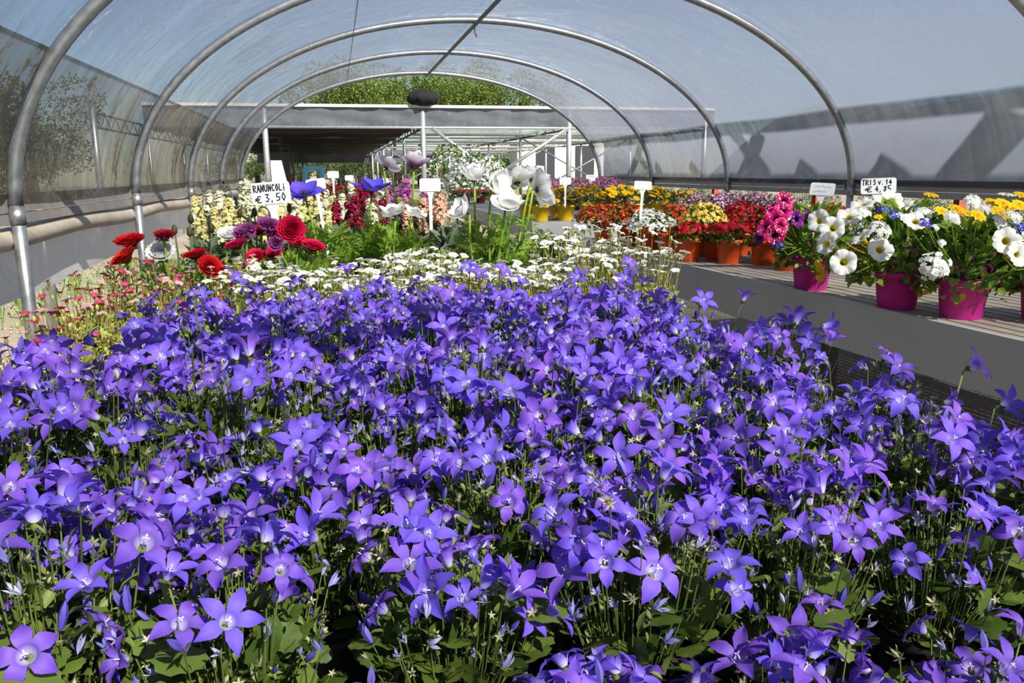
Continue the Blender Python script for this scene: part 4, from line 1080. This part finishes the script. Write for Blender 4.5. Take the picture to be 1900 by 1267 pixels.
trio('dark magenta pot of spotted magenta petunias climbing upward', (1.73, 2.74, BZ),
     [('pm', 1437, 436, 2.6, .032, (-.5, -.9, .2)), ('pm', 1422, 424, 2.62, .03, (-.8, -.6, .2)), ('pm', 1440, 408, 2.64, .033, (-.4, -.9, .2)), ('pm', 1452, 392, 2.68, .03, (-.2, -.9, .3)), ('pm', 1436, 395, 2.7, .028, (-.6, -.7, .3)),
      ('pm', 1455, 374, 2.7, .032, (.1, -.9, .4)), ('pp', 1478, 407, 2.62, .028, (.2, -.9, .3)), ('pp', 1500, 400, 2.7, .028, (.6, -.5, .5)), ('pp', 1412, 440, 2.66, .026, (-.9, -.1, .2)), ('pm', 1448, 420, 2.6, .028, (.1, -.9, .3)),
      ('lo', 1446, 456, 2.58, .018, (-.5, -.6, .3)), ('ys', 1518, 494, 2.58, .022, (.3, -.8, .2)), ('ys', 1520, 512, 2.56, .02, (.3, -.8, .2)), ('pw', 1462, 400, 2.7, .02, (0, -.8, .5))], 2, .92)
# ------------------------------------------------------------------ second bench, yellow pots and rows behind
def euryops(px, py, y, X=None, base=BZ):
    p = at_y(px, py - 9, y); H = p.z - base
    t = thing('euryops_plant', 'yellow daisy bush in a yellow pot on the far bench', 'plant', (p.x, y, base), RNG.uniform(0, 6), 'yellow daisies in yellow pots')
    link('pot', POTY, t)
    mb = MB(); foliage(mb, 120, .17, .13, H * .95, LANCE, .06, 0, .8, .5); link('foliage', mb.mesh('euryops_foliage', [LEAF_GREY]), t, None, 'stuff')
    rg = random.Random(px)
    for k in range(24):
        a = rg.uniform(0, 2 * PI); r = .17 * rg.random() ** .5
        link('flower', DAISY, t, Matrix.Translation((r * math.cos(a), r * math.sin(a), H + .02 - .08 * (r / .17) ** 2 - rg.uniform(0, .05))) @ frame_z((r * math.cos(a) * 3, r * math.sin(a) * 3 - .5, 1), rg) @ Matrix.Scale(1.55, 4))
for px, py, y in ((1003, 362, 7.15), (1050, 360, 7.2), (1092, 358, 7.25), (1135, 358, 7.3), (1180, 358, 7.3), (1225, 360, 7.3), (1255, 362, 7.2), (1035, 356, 7.65), (1090, 352, 7.75), (1150, 352, 7.8), (1210, 354, 7.8), (968, 372, 7.5)):
    euryops(px, py, y)
for i in range(12):
    px, y = 1004 + (i % 4) * 38 + (i // 4) * 9, 9.1 + (i // 4) * .32
    bed_plant('daisy_plant', 'pink daisy clump at the back of the far bench', px, 328 + (i % 3), y, PINK_OST, LEAF_GREY, POTR, .22, 260, .016, 'pink daisies on the far bench', nl=120, ls=.05, leaf=LANCE)
for px, y in ((862, 11.15), (892, 11.55)):
    bed_plant('sedum_plant', 'rust red topped plant in a dark red pot by the aisle', px, 352, y, petal_mat('rust_petal', [(0, (120, 40, 30)), (1, (170, 70, 60))]), LEAF_GREY, POTR, .22, 240, .016, 'rust red topped plants', nl=200, ls=.09, leaf=LANCE, cover=.25)
for i, (px, y) in enumerate(((590, 5.9), (625, 5.4), (660, 5.3), (610, 6.25), (645, 6.3), (600, 6.05), (630, 5.9))):
    bed_plant('geranium_plant', 'red flowered plant behind the blue anemones', px, 346 - (i % 3) * 3, y, RED_N, LEAF_MID, POTR, .15, 190, .013, 'red flowers behind the anemones', nl=110, ls=.05)
bench('flower_bench', 'low bench carrying the red flowers deep in the tunnel', (-.7, 5.72), (-.7, 6.6), 1.4, panel=.1)
# azalea bushes with white flowers
def bush(label, cat, px, py, y, rad, H, fm, lm, nf, fs, name, group=None, nl=600, ls=.06, z=0., leaf=OVAL, stemh=.3):
    x = at_y(px, py, y).x; t = thing(name, label, cat, (x, y, z), RNG.uniform(0, 6), group)
    link('stem', one('bush_stem', tube([(0, 0, 0), (.02, .01, stemh), (0, 0, H * .6)], .02, .012, 7), TIMBER), t)
    mb = MB(); foliage(mb, nl, rad, H * .25, H, leaf, ls, 0, .5, .6); link('foliage', mb.mesh(name + '_foliage', [lm]), t, None, 'stuff')
    if nf: link('blossoms', blossoms(fm, nf, rad * 1.02, H * .45, H * .98, fs, FLOR5, .5), t, None, 'stuff')
    return t
bush('white azalea bush outside the open end, beyond the white anemones', 'bush', 868, 300, 13.5, .46, 1.50, WHITE_P, LEAF_MID, 620, .032, 'azalea_bush')
bush('leafy pale budded shrub rising left of the white azalea', 'bush', 832, 295, 14.5, .42, 1.66, CREAM_ST, LEAF_MID, 150, .026, 'azalea_bush')
bush('white azalea bush partly hidden behind the other azalea', 'bush', 905, 300, 15.3, .46, 1.50, WHITE_P, LEAF_MID, 300, .03, 'azalea_bush')

# ------------------------------------------------------------------ price signs with hand lettering
G = {'R': [[(0, 0), (0, 1), (.5, .9), (.55, .65), (.05, .5), (.6, 0)]], 'A': [[(0, 0), (.32, 1), (.6, 0)], [(.1, .38), (.52, .4)]], 'N': [[(0, 0), (.05, 1), (.5, .05), (.6, 1)]],
     'U': [[(0, 1), (.05, .2), (.3, 0), (.5, .2), (.55, 1)]], 'C': [[(.55, .85), (.3, 1), (0, .55), (.2, .05), (.55, .12)]], 'O': [[(.3, 1), (.02, .55), (.25, 0), (.55, .4), (.3, 1)]],
     'L': [[(.05, 1), (0, .03), (.5, .05)]], 'i': [[(.2, .6), (.18, 0)], [(.22, .85), (.24, .92)]], 'T': [[(0, .97), (.6, 1)], [(.3, .98), (.28, 0)]], 'I': [[(.2, 1), (.2, 0)]],
     'S': [[(.5, .9), (.2, 1), (.05, .72), (.45, .4), (.4, .08), (.02, .05)]], 'V': [[(0, .7), (.22, 0), (.5, .75)]], '.': [[(.1, 0), (.14, .05)]], ',': [[(.15, .1), (.06, -.15)]],
     '1': [[(.1, .7), (.32, 1), (.3, 0)]], '4': [[(.35, 1), (0, .35), (.6, .38)], [(.4, .7), (.36, 0)]], '3': [[(.02, .95), (.5, .97), (.2, .58), (.52, .3), (.3, 0), (0, .1)]],
     '5': [[(.55, 1), (.1, .98), (.08, .55), (.5, .5), (.48, .1), (0, .03)]], '0': [[(.3, 1), (.02, .5), (.3, 0), (.58, .5), (.3, 1)]], '8': [[(.5, .9), (.1, .85), (.45, .35), (.25, 0), (.05, .25), (.5, .7), (.5, .9)]],
     '€': [[(.75, .9), (.4, .95), (.15, .5), (.35, .05), (.75, .1)], [(-.02, .6), (.6, .62)], [(-.05, .38), (.5, .4)]], ' ': []}
def lettering(lines, w, h, ink, thick):
    """lines: (text, x0, y0, width, height) in plate units; plate in XZ facing -Y"""
    mb = MB()
    for text, x0, y0, tw, th in lines:
        adv = tw / len(text)
        for i, ch in enumerate(text):
            for st in G[ch]:
                P = [Vector(((x0 + (i + a * 1.15) * adv) * w, 0, (y0 + b * th) * h)) for a, b in st]
                for a, b in zip(P[:-1], P[1:]):
                    d = (b - a).normalized(); n = Vector((-d.z, 0, d.x)) * thick / 2; e = d * thick * .4
                    mb.add([tuple(a - e + n), tuple(a - e - n), tuple(b + e - n), tuple(b + e + n)], [(0, 1, 2, 3)])
    return mb.mesh('lettering', [ink], False)
def scribble(w, h, n=2, seed=1):
    rg = random.Random(seed); mb = MB(); th = h * .05
    for r in range(n):
        x = -.36; z = .20 - .42 * r
        while x < .34 - (.2 if r else 0):
            a = Vector((x * w, 0, (z + rg.uniform(-.08, .08)) * h)); b = Vector(((x + .035) * w, 0, (z + rg.uniform(-.1, .1)) * h)); d = (b - a).normalized(); m = Vector((-d.z, 0, d.x)) * th / 2
            mb.add([tuple(a + m), tuple(a - m), tuple(b - m), tuple(b + m)], [(0, 1, 2, 3)]); x += .045
    return mb.mesh('faded_lettering', [INKFAINT], False)
def sign(label, px, py, y, wpx, hpx, bottom_z, roll=0., yaw=0., lines=None, seed=1, lean=-.12):
    p = at_y(px, py, y); dist = (p - CAM).length; w, h = wpx * dist / F_PX * .99, hpx * dist / F_PX
    t = link('price_sign', None, None, Matrix.Translation(p) @ Matrix.Rotation(-math.atan2(p.x, p.y) + yaw, 4, 'Z') @ Matrix.Rotation(lean, 4, 'X') @ Matrix.Rotation(roll, 4, 'Y'))
    t.empty_display_size = .02; tag(t, label, 'price sign')
    V = []; r = h * .16; th = .0012
    for cx, cz, a0 in ((w / 2 - r, h / 2 - r, 0), (-w / 2 + r, h / 2 - r, PI / 2), (-w / 2 + r, -h / 2 + r, PI), (w / 2 - r, -h / 2 + r, 1.5 * PI)):
        for k in range(5):
            a = a0 + k * PI / 8; V.append((cx + r * math.cos(a), cz + r * math.sin(a)))
    n = len(V); VV = [(x, -th, z) for x, z in V] + [(x, th, z) for x, z in V]
    F = [tuple(range(n))[::-1], tuple(range(n, 2 * n))] + [(k, (k + 1) % n, n + (k + 1) % n, n + k) for k in range(n)]
    link('plate', MB().add(VV, F).mesh('plate', [SIGNWHITE], False), t)
    L = max(.05, p.z - bottom_z); prof = [(.30 * w if 0 else .20 * w, -h * .45), (.10 * w, -h * .85), (.075 * w, -h * 1.4), (.06 * w, -L + .02), (.001, -L)]
    VV = []; F = []
    for a, z in prof: VV += [(-a, .0015, z), (a, .0015, z), (a, .004, z), (-a, .004, z)]
    for i in range(len(prof) - 1):
        for k in range(4): F.append((i * 4 + k, i * 4 + (k + 1) % 4, i * 4 + 4 + (k + 1) % 4, i * 4 + 4 + k))
    link('stake', MB().add(VV, F).mesh('stake', [SIGNWHITE], False), t)
    me = lettering(lines, w, h, INK, h * .055) if lines else scribble(w, h, 2, seed)
    link('lettering', me, t, (0, -th - .0006, 0))
    return t
sign('white hand lettered price sign reading RANUNCOLI 3,50', 503, 358, 2.14, 66, 38, .84, roll=-.08, lines=[('RANUNCOLi', -.44, .08, .86, .30), ('€', -.42, -.42, .16, .32), ('3,50', -.16, -.38, .56, .34)])
sign('white hand lettered price sign reading TRIS 4,85', 1630, 345, 2.62, 55, 26, .84, roll=-.04, yaw=.1, lines=[('TRIS', -.46, .08, .42, .32), ('V.14', .0, .10, .40, .28), ('€', -.36, -.38, .2, .36), ('4,85', -.08, -.36, .46, .36)])
sign('tilted blank looking price sign with faded writing near the spotted petunias', 1526, 351, 2.9, 41, 22, .84, roll=.05, yaw=-.2, seed=2, lean=-.35)
sign('white price sign with faded writing above the pink stocks', 798, 343, 2.66, 38, 23, .9, seed=3)
sign('price sign with faded writing stuck in the white candytuft', 1193, 344, 4.24, 31, 15, .9, roll=.05, seed=4)
sign('small price sign on a long stake among the yellow daisies', 1049, 336, 7.05, 21, 13, .88, seed=5)
sign('small price sign standing among the pink daisies', 1096, 330, 9.1, 17, 11, .88, seed=6)
sign('tilted price sign half hidden by the open blue anemone', 586, 342, 2.62, 34, 19, .84, roll=-.12, seed=7)
sign('small price sign on the left above the red flowers', 618, 324, 5.2, 20, 12, .88, seed=8)
sign('smallest price sign above the red flowers', 648, 330, 5.9, 15, 9, .77, seed=9)
sign('small price sign half hidden behind the half closed blue anemone', 714, 338, 4.6, 14, 14, .755, seed=10)

# ------------------------------------------------------------------ shade house beyond the tunnel
YS = 22.0
def P(px, py, y=YS): return at_y(px, py, y)
NETGREEN = film_mat('green_shade_film', .75, (150, 170, 165), wrinkle=.1)
FASCIA = film_mat('grey_rolled_curtain', .95, (122, 126, 134), dirt=(84, 88, 96), dirt_cover=.8, wrinkle=.3)
zt, zb_ = P(785, 199).z, P(785, 237).z
x0, x1 = -4.5, 10.5
posts = [P(493, 260).x, P(785, 260).x, P(1055, 300).x]
posts = [2 * posts[0] - posts[1]] + posts + [2 * posts[2] - posts[1]]
t = thing('shade_house', 'grey framed shade house with flat net roof beyond the tunnel', 'shade house', (0, YS, 0))
link('gutter', one('gutter', box(x0, x1, -.12, .12, zt - .02, zt + .05), WHITEPAINT, False), t)
u, s, F = grid(60, 6)
link('curtain', MB().add(np.stack([x0 + (u + 1) / 2 * (x1 - x0), -.05 + .03 * np.sin(u * 60) + .02 * np.sin(s * 9 + u * 20), zb_ + s * (zt - zb_)], 1), F).mesh('curtain', [FASCIA]), t)
link('curtain_bar', one('curtain_bar', tube([(x0, -.06, zb_), (x1, -.06, zb_)], .035, n=8), GALV), t)
pm = one('shade_post', tube([(0, 0, 0), (0, 0, zt)], .075, n=10), GALV)
pm2 = one('shade_post_thin', tube([(0, 0, 0), (0, 0, zb_ + .05)], .05, n=8), GALV)
for x in posts: link('post', pm, t, (x, -.02, 0))
depths = [6, 12, 18, 24, 30]
for d in depths:
    for x in posts: link('post', pm2, t, (x, d, 0))
    link('cross_beam', one('cross_beam', tube([(x0, d, zb_), (x1, d, zb_)], .045, n=6), GALV), t)
for d in (3, 9, 15, 21, 27): link('roof_pipe', one('roof_pipe', tube([(posts[2], d, zb_ - .04), (x1, d, zb_ - .04)], .035, n=6), GALV), t)
for x in posts:      # lattice girders running away
    mb = MB()
    mb.add(*tube([(x, .1, zb_ + .32), (x, 30, zb_ + .32)], .03, n=5)[:2]); mb.add(*tube([(x, .1, zb_ - .02), (x, 30, zb_ - .02)], .03, n=5)[:2])
    for k in range(60):
        a = .1 + k * .5; mb.add(*tube([(x, a, zb_ - .02 if k % 2 else zb_ + .32), (x, a + .5, zb_ + .32 if k % 2 else zb_ - .02)], .014, n=4)[:2])
    link('lattice_girder', mb.mesh('lattice_girder', [GALV_DARK]), t)
# diagonal braces
for a, b in (((800, 238), (925, 330)), ((1050, 240), (920, 325))):
    A, B = P(*a), P(*b); A.y = B.y = -.1; link('brace', one('shade_brace', tube([A, B], .05, n=8), GALV), t)
for xa, xb, d in ((posts[3], posts[4], 6), (posts[2], posts[3], 18), (posts[3], posts[4], 18)):
    for za, zz in ((.2, zb_), (zb_, .2)): link('brace', one('far_brace', tube([(xa, d, za), (xb, d, zz)], .03, n=6), GALV), t)
# black net, sagging between pipes (left bays) and pale green film (right bays)
def net(name, xa, xb, mat, sag, zoff=0., d1=30, ex=0.):
    u, s, F = grid(40, 60); X = xa + (u + 1) / 2 * (xb - xa); Y = .2 + s * d1
    Z = zb_ + .05 + zoff - sag * np.abs(np.sin(Y * PI / 3.0)) - sag * .5 * np.abs(np.sin(X * PI / 2.1))
    link(name, MB().add(np.stack([X, Y, Z], 1), F).mesh(name, [mat]), t)
net('black_net', x0, posts[2] - .25, BLACKNET, .10)
net('roof_film', posts[2] + .1, x1, NETGREEN, .05, .02, 12)
link('far_fascia', one('far_fascia', box(x0, x1, 30.2, 30.3, zb_ - .55, zb_ + .1), FASCIA, False), t)
bd = MB(); rg = random.Random(2)
u, s, F = grid(28, 14); th = u * PI; ph = (s - .5) * PI
rr = .33 * (1 + .08 * np.sin(th * 9 + 3 * ph) + .05 * np.sin(th * 17))
B = P(785, 190)
bd.add(np.stack([rr * 1.25 * np.cos(ph) * np.cos(th), rr * np.cos(ph) * np.sin(th), rr * .62 * np.sin(ph)], 1), F)
o = link('net_bundle', bd.mesh('net_bundle', [BLACKNET]), None, (B.x, YS - .05, zt + .05 + .17)); tag(o, 'black bundle of gathered net on top of the gutter', 'net bundle')
# far yard things
BLUEP = plain('blue_plastic', (110, 196, 250), .4)
c = P(582, 322, 26); t2 = thing('plastic_stool', 'light blue plastic stool under the black net', 'stool', (c.x, 26, 0), 0, None, 1.0)
zs_ = P(582, 311, 26).z + .05
link('seat', one('stool_seat', box(-.28, .28, -.25, .25, zs_ - .12, zs_), BLUEP, False), t2)
for sx in (-1, 1):
    for sy in (-1, 1): link('leg', one('stool_leg', bar((sx * .23, sy * .2, zs_ - .05), (sx * .30, sy * .25, 0), .12, .1), BLUEP, False), t2)
PAL = plain('pallet_wood', (176, 150, 112), .8, col2=(150, 122, 88), scale=6)
c = P(542, 320, 30)
for k in range(8):
    t3 = thing('pallet', 'wooden pallet in the stack under the black net', 'pallet', (c.x, 30, .15 * k), 0, 'stacked wooden pallets')
    bm = one('pallet_board', box(-.6, .6, -.05, .05, 0, .022), PAL, False); kb = one('pallet_bearer', box(-.05, .05, -.5, .5, .0, .1), PAL, False)
    for x in (-.5, 0, .5): link('bearer', kb, t3, (x, 0, 0))
    for j in range(6): link('board', bm, t3, (0, -.45 + .18 * j, .1))
WSH = plain('white_sheet', (220, 220, 224), .7)
c = P(512, 300, 21.4); u, s, F = grid(10, 10)
tag(link('hanging_sheet', MB().add(np.stack([u * (.13 + .14 * (1 - s)) + .16 * (1 - s), .05 * np.sin(u * 9), s * 1.5], 1), F).mesh('hanging_sheet', [WSH]), None, (c.x, 21.4, 0)), 'white sheet hanging from a post of the shade house', 'sheet')
for px, yy_, h in ((610, 31.5, 1.0), (640, 33, 1.0), (662, 35.5, 1.1)):
    c = P(px, 322, yy_); t4 = thing('steel_table', 'bare steel table standing deep in the shade house', 'table', (c.x, yy_, 0), 0, 'steel tables in the shade house')
    link('top', one('table_top', box(-.5, .5, -.4, .4, h - .04, h), GALV, False), t4); lm = one('table_leg', box(-.03, .03, -.03, .03, 0, h), GALV, False)
    for sx in (-.42, .42):
        for sy in (-.32, .32): link('leg', lm, t4, (sx, sy, 0))
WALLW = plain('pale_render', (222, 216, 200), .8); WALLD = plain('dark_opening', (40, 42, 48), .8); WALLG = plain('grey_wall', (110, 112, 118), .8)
t5 = thing('far_building', 'pale rendered building beyond the shade house', 'building', (0, 55, 0))
xa, xb = P(960, 300, 55).x, P(1120, 300, 55).x
link('wall', one('building_wall', box(xa, xb, 0, 2.5, 0, 3.4), WALLW, False), t5)
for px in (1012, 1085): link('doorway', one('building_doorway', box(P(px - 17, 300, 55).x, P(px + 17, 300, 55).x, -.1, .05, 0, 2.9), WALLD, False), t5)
t6 = thing('garden_wall', 'grey wall behind the white sheet and the pallets', 'wall', (0, 45, 0))
link('wall_face', one('garden_wall_face', box(P(500, 300, 45).x, P(545, 300, 45).x, 0, .4, 0, 2.6), WALLG, False), t6)

# ------------------------------------------------------------------ trees
BARK = plain('bark', (82, 66, 50), .9, col2=(60, 48, 38), scale=10, bump=.5)
PINE = leaf_mat('pine_foliage', (46, 70, 28), (124, 142, 58), .3)
OLIVE = leaf_mat('olive_foliage', (52, 62, 30), (104, 108, 60), .3)
HEDGE = leaf_mat('hedge_foliage', (36, 56, 24), (84, 108, 44), .3)
CLEAF = petal(1, .3, .3, -.4, p=.9, e=.8, base=.1, nu=1, nv=2)
def crown_mesh(seed, lm, n=9000, blobs=15, ls=.15):
    rs = np.random.RandomState(seed); mb = MB()
    c = rs.randn(blobs, 3) * np.array([.55, .55, .33]); rad = rs.uniform(.28, .5, blobs)
    i = rs.randint(0, blobs, n); d = unit(rs.randn(n, 3)); pos = c[i] + d * rad[i][:, None] * rs.uniform(.75, 1.05, (n, 1))
    X, Y, Z = basis_x(d + rs.randn(n, 3) * .8); mb.scatter(CLEAF, pos, X, Y, Z, ls * .35 * rs.uniform(.6, 1.3, n), 0)
    # inner mass
    return mb.mesh('crown', [lm])
CROWNS = {k: [crown_mesh(i * 7 + j, m) for j in range(2)] for i, (k, m) in enumerate((('pine', PINE), ('olive', OLIVE), ('hedge', HEDGE)))}
def trunk(h): return one('trunk', tube([(0, 0, 0), (.1, .05, h * .5), (.05, 0, h)], .22, .12, 9), BARK)
TR = trunk(1.0)
def tree(label, kind, x, y, zc, r, j=0, group=None):
    t = thing('tree', label, 'tree', (x, y, 0), RNG.uniform(0, 6), group)
    link('trunk', TR, t, Matrix.Diagonal((1, 1, zc, 1))); link('crown', CROWNS[kind][j % 2], t, Matrix.Translation((0, 0, zc)) @ Matrix.Diagonal((r, r, r * .85, 1)), 'stuff')
rg = random.Random(4)
PINES = [(585 + 95 * k, 172 - 12 * (k in (1, 2, 3)), 64.) for k in range(5)] + [(632 + 95 * k, 166, 69.) for k in range(4)] + [(665 + 115 * k, 160, 74.) for k in range(3)]
for i, (px, py, y) in enumerate(PINES):
    c = at_y(px, py + 16, y); tree('pine tree rising behind the shade house roof', 'pine', c.x, y, c.z, 3.1, i, 'pines behind the shade house')
for i, px in enumerate(range(440, 1180, 38)):
    y = 59.4 + (i % 2) * 2.7; c = at_y(px, 318, y); tree('dark hedge tree seen under the shade house roof', 'hedge', c.x, y, 1.6, 1.6, i, 'hedge trees under the roof line')
for i, (x, y, z, r) in enumerate(((-7, 9.2, 1.6, 1.35), (-7, 13.2, 1.7, 1.4), (-6.7, 17.3, 1.8, 1.45), (-7, 5.4, 1.5, 1.3), (-8.4, 21.4, 2, 1.6), (-8.6, 26.4, 2, 1.7), (-7, 1.6, 1.5, 1.3), (-11, 11.2, 2.2, 1.8))):
    tree('olive green tree seen through the stained left film', 'olive', x, y, z, r, i, 'trees beyond the left film')
for i, (x, y, r) in enumerate([(5.12 + .12 * (k % 2), 1.9 + .78 * k, .72) for k in range(15)]):
    tree('leafy shrub outside, seen below the right rail', 'hedge', x, y, .70, r * .50, i, 'shrubs outside the right side')
# red brown posts outside on the right, post outside on the left
REDP = plain('red_brown_post', (150, 62, 44), .7)
pm = one('red_post', box(-.03, .03, -.03, .03, 0, 1.0), REDP, False)
for x, y in ((4.36, 5.1), (4.36, 6.9), (4.36, 4.1), (4.36, 9.0)): tag(link('red_post', pm, None, (x, y, 0)), 'red brown post standing outside the right rail', 'post', 'red brown posts outside')
pm = one('outer_post', tube([(0, 0, 0), (0, 0, 1.05)], .042, n=10), GALV)
c = at_z(104, 640, 0); tag(link('outer_post', pm, None, (c.x, c.y, 0)), 'grey steel post outside behind the white skirt sheet', 'post')
u, s_, F = grid(40, 8)
yh = u * 45 + 20; hh = (6.2 + .5 * np.sin(yh * .11) + .2 * np.sin(yh * .31 + 1)) * np.sin(np.clip(s_ * 1.25, 0, 1) * PI / 2)
tag(link('hill', MB().add(np.stack([30 + s_ * 14, yh, hh - .05], 1), F).mesh('hill', [plain('added_hill_grey', (124, 128, 124), .95, col2=(106, 112, 104), scale=.4)])), 'low grey green hill added to grey down the sky behind the right film', 'hill')  # added hill, dulls the bright horizon showing through the right film
# stones and grass tufts on the left aisle
mb = MB(); n = 2600
pos = np.stack([NR.uniform(-4.5, -.6, n), NR.uniform(2.5, 13, n), np.zeros(n)], 1)
ico = lathe([(.01, 0), (.9, .25), (.7, .75), (.01, .95)], 6); X, Y, Z = basis_z(np.array([[0, 0, 1.]]) + NR.randn(n, 3) * .25); mb.scatter(ico, pos, X, Y, Z, NR.uniform(.006, .022, n), 0)
pos = np.stack([NR.uniform(.9, 2.8, n), NR.uniform(1.2, 7, n), np.zeros(n)], 1); mb.scatter(ico, pos, X, Y, Z, NR.uniform(.006, .02, n), 0)
o = link('gravel_stones', mb.mesh('gravel_stones', [plain('stones', (150, 140, 124), .9, col2=(112, 100, 86), scale=30)]), None, None, 'stuff'); tag(o, 'loose gravel stones strewn on the aisle ground', 'gravel')
mb = MB(); n = 900; pos = np.stack([-2.5 - NR.rand(n) * 1.6, NR.uniform(3.5, 12, n), np.zeros(n)], 1)
X, Y, Z = basis_x(np.stack([NR.randn(n) * .4, NR.randn(n) * .4, np.ones(n)], 1)); mb.scatter(NARROW, pos, X, Y, Z, NR.uniform(.05, .16, n), 0)
o = link('grass', mb.mesh('grass', [LEAF_MID]), None, None, 'stuff'); tag(o, 'green weeds growing outside the skirt sheet', 'grass')

# ------------------------------------------------------------------ settle the pots: none stands in another or in a bench edge
FIXED = ('ranunculus_plant', 'anemone_plant', 'grey_leaf_plant', 'trio_planter')
ROOM = {'nemesia_plant': .085, 'verbena_plant': .08, 'candytuft_plant': .085, 'daisy_plant': .105, 'euryops_plant': .105, 'geranium_plant': .095, 'sedum_plant': .12}
potted = []
for o in list(S.objects):
    if o.parent is not None or o.type != 'EMPTY': continue
    pt = next((c for c in o.children if c.name.split('.')[0] == 'pot'), None)
    if pt is None: continue
    sc = o.matrix_basis.to_scale().x; co = [v.co for v in pt.data.vertices]
    rim = max(max(abs(c.x), abs(c.y)) for c in co) * sc; kind = o.name.split('.')[0]
    pos = o.matrix_basis.translation
    bi, best = None, 1e9
    for k, (ax, ay, rz, w, L, bz) in enumerate(BENCHES):
        c, s_ = math.cos(-rz), math.sin(-rz); dx, dy = pos.x - ax, pos.y - ay
        lx, ly = c * dx - s_ * dy, s_ * dx + c * dy
        miss = max(0, -lx, lx - w) + max(0, -ly, ly - L)
        if miss < best: bi, best = k, miss
    potted.append((o, rim, max(rim, ROOM.get(kind, 0)), bi, kind in FIXED))
XY = np.array([o.matrix_basis.translation[:2] for o, *_ in potted]); X0 = XY.copy()
RR = np.array([p[2] for p in potted]); RIM = np.array([p[1] for p in potted]); MV = np.array([0. if p[4] else 1. for p in potted])
for it in range(500):
    D = XY[:, None] - XY[None]; dist = np.sqrt((D ** 2).sum(2)) + 1e-9
    need = RR[:, None] + RR[None] - dist; np.fill_diagonal(need, 0); need = need.clip(0)
    share = MV[:, None] / np.maximum(1e-6, MV[:, None] + MV[None])
    XY = XY + (D / dist[..., None] * (need * share * .6)[..., None]).sum(1)
    for k, (ax, ay, rz, w, L, bz) in enumerate(BENCHES):
        ids = [i for i, p in enumerate(potted) if p[3] == k and not p[4]]
        if not ids: continue
        c, s_ = math.cos(-rz), math.sin(-rz); d = XY[ids] - np.array([ax, ay])
        m = RIM[ids] * .79 + .020
        lx = np.clip(c * d[:, 0] - s_ * d[:, 1], m, w - m); ly = np.clip(s_ * d[:, 0] + c * d[:, 1], m, L - m)
        XY[ids] = np.stack([ax + c * lx + s_ * ly, ay - s_ * lx + c * ly], 1)
for (o, *_r), (x, y) in zip(potted, XY):
    m = o.matrix_basis.copy(); m.translation.x, m.translation.y = x, y; m.translation.z += .0004; o.matrix_basis = m
